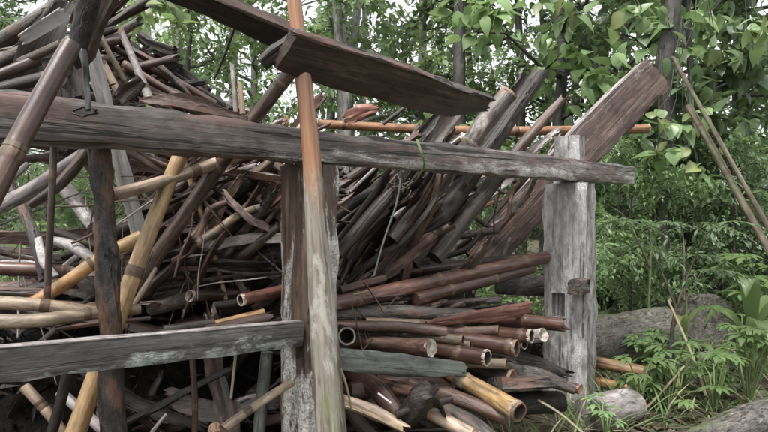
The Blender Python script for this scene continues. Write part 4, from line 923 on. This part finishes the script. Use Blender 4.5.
for i in range(9):
    d = q.uniform(13, 22); px = -60 + 890 * ((i * 0.618) % 1)
    key = q.choice(('small', 'small2', 'comp', 'comp2', 'small', 'small2'))
    plant_tree(key, at(px, d), d, q.uniform(.9, 1.35), q.uniform(0, 6.28), 'grove_tree',
               {'small': 'small-leaved tree in the far part of the grove', 'small2': 'dark-crowned tree in the far part of the grove', 'comp': 'feathery tree in the far part of the grove', 'comp2': 'light green tree in the far part of the grove'}[key], 'tree', TG)
for key, px, d, sc, rz, lab in [
    ('small', 470, 11.5, 1.0, 2.0, 'leafy tree behind the tip of the widest roof plank'),
    ('comp', 545, 10.0, .95, .6, 'feathery-leaved tree behind the splintered stick'),
    ('small2', 600, 11.5, 1.0, 4.4, 'dark leafy tree behind the top of the wide reddish plank'),
    ('comp2', 420, 9.4, .8, 3.0, 'light green tree under the widest roof plank'),
    ('small', 660, 10.0, .9, 1.4, 'leafy tree behind the mossy trunk at the upper right'),
]:
    plant_tree(key, at(px, d), d, sc, rz, 'grove_tree', lab, 'tree', TG)
SG = 'bushes right of the pale grey post'
for key, px, d, sc, rz, lab in [
    ('feather', 618, 5.9, .85, .2, 'feathery blue-green bush right behind the pale grey post'),
    ('bush', 668, 6.4, .9, 1.3, 'small-leaved bush behind the forked sapling'),
    ('feather', 722, 6.1, .85, 2.5, 'feathery bush below the two leaning bamboo poles'),
    ('bush2', 775, 6.5, .95, 3.1, 'small-leaved bush at the right edge'),
    ('bush', 590, 7.4, 1.0, 4.3, 'dark small-leaved bush seen past the right side of the wide plank'),
    ('feather', 500, 6.6, .8, 5.5, 'feathery bush glimpsed in the gap left of the pale grey post'),
    ('bush2', 700, 7.8, 1.1, .9, 'tall small-leaved bush farther back at the right'),
    ('feather2', 640, 8.5, 1.1, 5.9, 'dark feathery bush farthest back at the right'),
    ('bush', 630, 5.5, .72, 1.9, 'light small-leaved bush behind the thick grey bark log'),
    ('bush2', 735, 5.9, .8, 4.9, 'small-leaved bush between leaning bamboo poles and corn-like plant'),
    ('bush', 688, 6.3, .9, 3.3, 'small-leaved bush behind the thickest sawn log'),
    ('feather', 45, 5.6, .75, 2.0, 'light green bush seen through the gap at the left'),
    ('feather', 110, 6.0, .8, 3.7, 'light green bush behind the charred post'),
    ('feather2', -20, 6.4, 1.0, 1.7, 'dark bush beyond the heap at the left edge'),
]:
    plant_tree(key, at(px, d), d, sc, rz, 'feathery_bush' if 'feather' in key else 'leafy_bush', lab, 'bush', SG if px > 400 else 'bushes behind the heap at the left')

# bare trunks that stand out
def trunk_obj(name, label, pts, w, mat, fork=None, group='standing trunks behind the shed'):
    o = rod(name, label, 'tree trunk', pts, w, mat, group, lump=.06, freq=2, n=14)
    return o
trunk_obj('tree_trunk', 'dark straight trunk rising behind the tip of the widest roof plank', [(461, -30, 7.5), (459, 60, 7.5), (460, 330, 7.5)], (11, 12, 15), 'trunk')
tk = trunk_obj('tree_trunk', 'dark mossy trunk at the upper right, where the two bamboo poles lean', [(678, -30, 5.9), (671, 20, 5.9), (664, 75, 5.9), (668, 130, 5.95), (662, 200, 6.0), (668, 335, 6.0)], (14, 16, 18, 14, 12, 13), 'trunk')
trunk_obj('tree_trunk', 'pale slim trunk left of two behind the tall orange pole', [(335, -30, 8), (340, 50, 8), (347, 120, 8), (350, 310, 8)], (9, 9, 9, 12), 'paletrunk')
trunk_obj('tree_trunk', 'pale slim trunk right of two behind the tall orange pole', [(362, -30, 9), (354, 40, 9), (349, 90, 9), (356, 300, 9)], (8, 8, 9, 11), 'paletrunk')
trunk_obj('tree_trunk', 'pale thin trunk near the top left, behind the reddish-edged roof plank', [(170, -30, 8.5), (177, 30, 8.5), (184, 110, 8.5), (190, 290, 8.5)], (7, 7, 8, 10), 'paletrunk')
trunk_obj('tree_trunk', 'dark trunk near the upper right corner', [(742, -30, 9), (741, 80, 9), (738, 290, 9)], (14, 15, 17), 'trunk')
rod('leaning_bamboo', 'upper of two long brown bamboo poles leaning on the mossy trunk', 'bamboo', [(673, 58, 4.7), (721, 144, 4.5), (768, 227, 4.35), (800, 284, 4.25)], (4, 4.5, 5, 5), 'mossbam', 'bamboo poles leaning on the mossy trunk', bam=.45)
rod('leaning_bamboo', 'lower of two long brown bamboo poles leaning on the mossy trunk', 'bamboo', [(688, 105, 4.7), (711, 146, 4.6), (768, 249, 4.35), (795, 298, 4.25)], (6, 7, 7, 7), 'mossbam', 'bamboo poles leaning on the mossy trunk', bam=.45)

# low plants
def herb(name, label, px, d, fn, mats, group=None, cat='plant'):
    x = at(px, d); e = LM(); fn(e)
    fs = list(zip(e.F, e.MI)); o = None
    for part, sel in (((name, lambda m: m != 1), ('stem', lambda m: m == 1)) if name == 'broad_grass_plant' else ((name, lambda m: True),)):
        sub = [(f, m) for f, m in fs if sel(m)]; ids = {}
        for f, m in sub:
            for k in f: ids.setdefault(k, len(ids))
        me = bpy.data.meshes.new(part); me.from_pydata([e.V[k] for k in ids], [], [tuple(ids[k] for k in f) for f, m in sub])
        me.polygons.foreach_set('material_index', [m for f, m in sub])
        for p in me.polygons: p.use_smooth = True
        c = link(part, me, o, [M[m] for m in mats])
        if o is None: o = c
    o.location = (x, d, gz(x, d))
    return tag(o, label, cat, group)
def palmate(q, n, H, leaf, spread):
    def f(e):
        for k in range(n):
            a = q.uniform(0, 6.28); top = Vector((math.cos(a) * spread * q.uniform(.3, 1), math.sin(a) * spread * q.uniform(.3, 1), H * q.uniform(.45, 1)))
            e.stem([Vector((0, 0, 0)), top * .5 + Vector((0, 0, .08)), top], .006, .003, 1, 5)
            for j in range(7):
                b = a + (j - 3) * .55; dd = Vector((math.cos(b), math.sin(b), q.uniform(-.1, .3))).normalized()
                e.leaf(top, dd, Vector((0, 0, 1)), leaf * q.uniform(.7, 1.1), leaf * .4, 0, .35, 3)
    return f
def leafy(q, n, H, pairs, ll, lw, arch=.4):
    def f(e):
        for k in range(n):
            a = q.uniform(0, 6.28); el = q.uniform(.6, 1.4)
            d = Vector((math.cos(a) * math.cos(el), math.sin(a) * math.cos(el), math.sin(el)))
            e.frond(Vector((q.gauss(0, .05), q.gauss(0, .05), 0)) + Vector((0, 0, H * q.uniform(0, .5))), d, Vector((0, 0, 1)) if abs(d.z) < .95 else Vector((1, 0, .2)), H * q.uniform(.5, 1), pairs, ll, lw, 0, arch, 1)
    return f
q = random.Random(9)
WG = 'weeds around the logs at the right'
for px, d, n, H, leaf, sp, mt, lab in [
    (662, 4.3, 6, .36, .09, .08, 'l_light', 'light green weed with fingered leaves between the two thick logs'),
    (648, 4.25, 7, .3, .08, .1, 'l_light', 'light green weed in front of the thick grey bark log'),
    (738, 5.6, 9, .6, .14, .25, 'l_mid', 'green weed beside the thickest sawn log'),
    (752, 5.2, 12, .85, .17, .35, 'l_light', 'pale bushy weed behind the corn-like plant'),
    (742, 4.6, 8, .45, .11, .18, 'l_light', 'low pale weed left of the corn-like plant'),
    (655, 4.2, 9, .35, .11, .25, 'l_mid', 'low weed at the foot of the forked sapling'),
    (600, 6.2, 8, .7, .16, .3, 'l_light', 'light weed peeping out right of the pale grey post'),
    (524, 5.0, 9, .95, .12, .3, 'l_light', 'light green weed seen left of the pale grey post above the stack'),
    (640, 3.45, 9, .34, .1, .12, 'l_light', 'taller light weed right beside the mottled pale log chunk'),
    (672, 3.6, 10, .42, .1, .16, 'l_mid', 'taller weed in front of the slanting dry stalk'),
    (715, 3.5, 10, .36, .11, .18, 'l_light', 'taller light weed behind the corner log'),
    (748, 3.6, 10, .5, .12, .2, 'l_light', 'tall light weed behind the right end of the corner log'),
    (606, 3.05, 9, .22, .07, .12, 'l_mid', 'small weed in front of the mottled pale log chunk'),
    (700, 4.2, 9, .25, .1, .2, 'l_light', 'low light weed on the bare earth between sapling and corn-like plant'),
    (640, 3.7, 8, .2, .08, .18, 'l_light', 'low light weed right of the mottled pale log chunk'),
    (722, 3.75, 9, .22, .09, .2, 'l_mid', 'low weed behind the corner log'),
    (668, 3.5, 9, .18, .08, .18, 'l_light', 'tiny weed left of the corner log'),
    (765, 4.9, 12, .9, .16, .35, 'l_light', 'pale weed at the right edge above the strap-leaved plant'),
    (680, 3.9, 8, .22, .09, .2, 'l_mid', 'small weed in front of the forked sapling'),
    (560, 5.9, 8, .8, .15, .3, 'l_mid', 'green weed behind the foot of the pale grey post'),
]:
    herb('fingered_weed', lab, px, d, palmate(q, n, H, leaf, sp), (mt, 'greenvine'), WG)
for px, d, n, H, lab in [
    (625, 6.3, 8, 1.1, 'tall feathery weed over the thick grey bark log'),
    (652, 6.5, 7, 1.1, 'tall feathery weed beside the forked sapling'),
    (705, 6.9, 8, 1.2, 'tall feathery weed behind the thickest sawn log'),
    (768, 6.2, 8, 1.3, 'tall feathery weed at the right edge behind the corn-like plant'),
    (735, 6.4, 12, 1.2, 'feathery weed below the foot of the leaning bamboo poles'),
    (585, 5.9, 12, 1.1, 'feathery weed just right of the pale grey post'),
    (485, 6.0, 12, 1.2, 'feathery weed seen in the gap left of the pale grey post'),
    (40, 5.0, 14, 1.25, 'feathery weed seen in the gap left of the thin upright pole'),
    (85, 5.2, 14, 1.25, 'feathery weed seen between thin upright pole and charred post'),
    (125, 5.2, 12, 1.25, 'feathery weed seen behind the whitish board'),
    (10, 5.4, 12, 1.3, 'feathery weed seen behind the whitish bare branch'),
]:
    herb('feathery_weed', lab, px, d, leafy(q, n, H, 14, .11, .035, .5), ('l_light' if px < 200 or px % 2 else 'l_blue', 'greenvine'), 'feathery weeds')
# forked sapling
sx = P(664, 400, 4.0)
sap = empty('forked_sapling', (sx.x, sx.y, gz(sx.x, sx.y))); tag(sap, 'young sapling with dark forked stem in front of the logs at the right', 'sapling')
def rel(*p): return P(*p) - Vector(sap.location)
T = LM()
T.stem([Vector((0, 0, -.05)), rel(670, 370, 4), rel(672, 330, 4), rel(676, 308, 4)], .02, .011, 0, 8)
for pts in ([(676, 308, 4), (665, 280, 4), (652, 250, 4.02), (648, 225, 4.05)], [(676, 308, 4), (684, 285, 3.98), (696, 255, 3.95), (712, 225, 3.9)],
            [(672, 330, 4), (686, 300, 4.05), (702, 270, 4.1)], [(650, 268, 4.02), (640, 245, 4.0), (628, 222, 4)], [(684, 300, 4), (684, 250, 4.1), (682, 225, 4.15)]):
    T.stem([rel(*p) for p in pts], .009, .003, 1, 6)
me = T.mesh('stem'); link('stem', me, sap, (M['bark'], M['mossbam']))
C = LM(); q = random.Random(4)
for p in ((648, 225, 4.05), (712, 225, 3.9), (702, 270, 4.1), (628, 222, 4), (682, 225, 4.15), (652, 250, 4), (696, 255, 3.95)):
    for k in range(5):
        a = q.uniform(0, 6.28); C.frond(rel(*p), Vector((math.cos(a), math.sin(a), q.uniform(-.1, .5))).normalized(), Vector((0, 0, 1)), q.uniform(.18, .32), 9, .075, .02, 0, .4, 1)
link('leaves', C.mesh('leaves'), sap, (M['l_blue'], M['greenvine']))
# corn-like plant with long arching leaves
def arching(q, specs):
    def f(e):
        for (a, L, W, el, mi) in specs:
            d = Vector((math.cos(a) * math.cos(el), math.sin(a) * math.cos(el), math.sin(el)))
            b = Vector((0, 0, q.uniform(.05, .4))); n = 8; base = len(e.V)
            side = Vector((-math.sin(a), math.cos(a), 0))
            for i in range(n + 1):
                t = i / n; c = b + d * L * t - Vector((0, 0, 1)) * (.75 * L * t ** 2.4); w = side * (W / 2 * math.sin(math.pi * (.08 + .92 * t)) ** .7)
                e.V += [tuple(c - w + Vector((0, 0, W * .15))), tuple(c), tuple(c + w + Vector((0, 0, W * .15)))]
            for i in range(n):
                k = base + 3 * i; e.F += [(k, k + 1, k + 4, k + 3), (k + 1, k + 2, k + 5, k + 4)]; e.MI += [mi, mi]
        e.stem([Vector((0, 0, 0)), Vector((0, 0, .3)), Vector((0, 0, .6))], .018, .008, 1, 7)
    return f
q = random.Random(3)
herb('broad_grass_plant', 'corn-like plant with broad bright arching leaves at the right edge', 752, 4.2,
     arching(q, [(3.0, 1.0, .15, 1.25, 0), (.2, .9, .15, 1.25, 0), (4.4, .85, .15, 1.1, 0), (2.2, .8, .12, .9, 0), (5.2, .9, .14, 1.2, 0), (1.2, .8, .13, 1.0, 0), (3.6, .6, .1, .7, 2), (4.0, 1.0, .13, 1.35, 0)]), ('l_light', 'greenvine', 'l_yellow'))
herb('broad_grass_plant', 'plant with long yellowing strap leaves right of the forked sapling', 686, 4.05,
     arching(q, [(3.3, .42, .06, .9, 2), (2.9, .5, .06, .6, 0), (.1, .45, .05, 1.0, 0), (5.0, .4, .06, .8, 0), (4.0, .45, .05, 1.1, 2)]), ('l_light', 'greenvine', 'l_yellow'))
herb('broad_grass_plant', 'small strap-leaved plant at the right edge above the corner log', 772, 3.9,
     arching(q, [(3.3, .5, .07, 1.2, 0), (2.4, .45, .08, .9, 0), (4.2, .5, .07, 1.0, 0), (1., .4, .07, .8, 0)]), ('l_mid', 'greenvine', 'l_yellow'))
rod('dry_stalk', 'long pale dry stalk slanting across the weeds right of the pale grey post', 'stalk', [(612, 436, 3.3), (650, 404, 3.4), (684, 366, 3.5)], (3.2, 2.2), 'straw', n=6)
rod('dry_stalk', 'pale dry stalk slanting the other way from the forked sapling to the corner log', 'stalk', [(668, 300, 3.9), (690, 350, 3.75), (706, 396, 3.6)], (2.2, 3), 'straw', n=6)
rod('dry_stalk', 'dry straw arching down at the foot of the stack, bottom edge', 'stalk', [(538, 400, 2.9), (562, 415, 2.8), (590, 440, 2.7)], (2.6, 2.2), 'straw', n=6)
rod('green_stalk', 'thin upright green stalk behind the thick grey bark log', 'stalk', [(648, 330, 5.1), (650, 270, 5.1), (652, 232, 5.1)], (3, 2), 'greenvine', n=6)
# leafy twigs hanging near the heap top left (large light leaves)
for lab, cx, cy, d, seed in (('spray of large light green leaves hanging at the top edge above the scorched boards', 140, 12, 4.4, 1), ('spray of pale green leaves above the heap, left of the reddish-edged plank', 160, -4, 5.0, 2),
                              ('spray of large dull leaves hanging at the top edge left of the mossy trunk', 622, 14, 5.2, 3), ('spray of large leaves at the top edge right of the dark straight trunk', 570, 4, 5.4, 4), ('spray of large leaves just right of the broken top of the wide plank', 682, 118, 5.3, 7), ('spray of large leaves below the broken top of the wide plank', 660, 150, 5.4, 8),
                              ('spray of large dark leaves between wide plank and leaning bamboo poles', 690, 165, 5.5, 9), ('spray of large yellowish leaves beside the mossy trunk', 700, 50, 5.4, 5), ('spray of large leaves hanging at the upper right corner', 745, 30, 5.2, 6)):
    q = random.Random(seed); e = LM(); c = P(cx, cy, d)
    for k in range(5):
        a = rdir(q); a.z = -abs(a.z) * .3; tip = a * q.uniform(.2, .45)
        e.stem([Vector((0, 0, .9)), Vector((0, 0, .2)) + tip * .4, tip], .005, .002, 1, 5)
        for j in range(4):
            p = tip * (.4 + .2 * j); dd = (rdir(q) + Vector((0, 0, -.5))).normalized()
            e.leaf(p, dd, (Vector((0, -.6, 1)) + rdir(q) * .4).normalized(), q.uniform(.1, .2), q.uniform(.075, .15), 0 if q.random() < .8 else 2, .35, 6)
    o = link('leaf_spray', e.mesh('leaf_spray'), None, (M['l_light'] if seed < 3 else M['l_mid'], M['trunk'], M['l_yellow'])); o.location = c
    tag(o, lab, 'leafy branch', 'sprays of large leaves')

# grass and fallen leaves
q = random.Random(31); e = LM()
def blades(cx, cy, n, L, sp):
    for _ in range(n):
        x = cx + q.gauss(0, sp); y = cy + q.gauss(0, sp); a = q.uniform(0, 6.28); el = q.uniform(.6, 1.5)
        d = Vector((math.cos(a) * math.cos(el), math.sin(a) * math.cos(el), math.sin(el)))
        l = L * q.uniform(.5, 1.2); e.leaf(Vector((x, y, gz(x, y))), d, Vector((0, 0, 1)) if el < 1.4 else Vector((1, 0, 0)), l, .009 + .006 * q.random(), 1 if q.random() < .2 else 0, .45, 3)
for _ in range(190):
    d = q.uniform(3.3, 7.5); px = q.uniform(590, 800); x = at(px, d)
    blades(x, d, 10, q.uniform(.08, .2), .1)
for px, d in ((545, 3.05), (560, 3.0), (580, 3.05), (600, 3.1), (575, 3.3), (530, 2.95), (610, 3.3), (590, 3.5), (640, 3.5), (660, 3.4), (512, 2.85)):
    blades(at(px, d), d, 14, .3, .07)
for _ in range(60):
    d = q.uniform(5, 8); px = q.uniform(-80, 560); blades(at(px, d), d, 14, .35, .15)
tag(link('grass', e.mesh('grass'), None, (M['l_light'], M['straw'])), 'green grass and straw around the posts and logs', 'grass', kind='stuff')
e = LM()
for _ in range(5200):
    d = q.uniform(2.9, 7.5); px = q.uniform(480, 830) if q.random() < .75 else q.uniform(-50, 820); x = at(px, d)
    a = q.uniform(0, 6.28); e.leaf(Vector((x, d, gz(x, d) + .012)), Vector((math.cos(a), math.sin(a), q.uniform(-.05, .25))).normalized(), Vector((0, 0, 1)), q.uniform(.03, .11), q.uniform(.012, .05), 0, q.uniform(-.2, .3), 3)
tag(link('fallen_leaves', e.mesh('fallen_leaves'), None, (M['l_brown'],)), 'brown fallen leaves on the earth', 'leaf litter', kind='stuff')
# far wood that reads as one mass
e = LM(); q = random.Random(8)
for _ in range(26000):
    a = q.uniform(-1.0, 1.0); d = q.uniform(22, 34); x = math.tan(a) * d
    top = 3.0 + 1.8 * noise.noise(Vector((x * .22, d * .1, 2))) + 1.4 * noise.noise(Vector((x * .8, d * .2, 5)))
    z = q.uniform(0, 1) ** .8 * top + .3
    e.leaf(Vector((x, d, z)), rdir(q), Vector((0, 0, 1)), q.uniform(.35, .7), q.uniform(.2, .4), q.choice((0, 0, 1)), .2, 3)
tag(link('far_wood', e.mesh('far_wood'), None, (M['l_dark'], M['l_mid'])), 'far wood behind the grove', 'wood', kind='stuff')

# ================================================================== CAMERA, LIGHT
cam = bpy.data.cameras.new('camera'); co = bpy.data.objects.new('camera', cam); COL.objects.link(co)
cam.sensor_width = 36; cam.lens = 36 * F / 768; cam.clip_end = 2000; cam.clip_start = .05
co.location = (0, 0, CAMZ); co.rotation_euler = (R(90), 0, 0); scene.camera = co
w = bpy.data.worlds.new('World'); scene.world = w; w.use_nodes = True
nt = w.node_tree; bg = nt.nodes['Background']
sky = nt.nodes.new('ShaderNodeTexSky'); sky.sky_type = 'NISHITA'; sky.sun_disc = False
ELEV, AZ = R(64), R(215)
sky.sun_elevation = ELEV; sky.sun_rotation = AZ; sky.dust_density = 4; sky.air_density = 1.2
hs = nt.nodes.new('ShaderNodeHueSaturation'); hs.inputs['Saturation'].default_value = .12
nt.links.new(sky.outputs[0], hs.inputs['Color']); nt.links.new(hs.outputs[0], bg.inputs[0]); bg.inputs[1].default_value = .14
sl = bpy.data.lights.new('sun', 'SUN'); sl.energy = 1.5; sl.angle = R(14); sl.color = (1, .97, .93)
so = bpy.data.objects.new('sun', sl); COL.objects.link(so)
sd = Vector((math.sin(AZ) * math.cos(ELEV), math.cos(AZ) * math.cos(ELEV), math.sin(ELEV)))
so.rotation_euler = sd.to_track_quat('Z', 'Y').to_euler()
vs = scene.view_settings; vs.view_transform = 'Standard'; vs.look = 'None'; vs.gamma = 1; vs.use_curve_mapping = False; vs.exposure = 1.38
scene.cycles.filter_width = 1.5
scene.cycles.max_bounces = 6; scene.cycles.transmission_bounces = 3
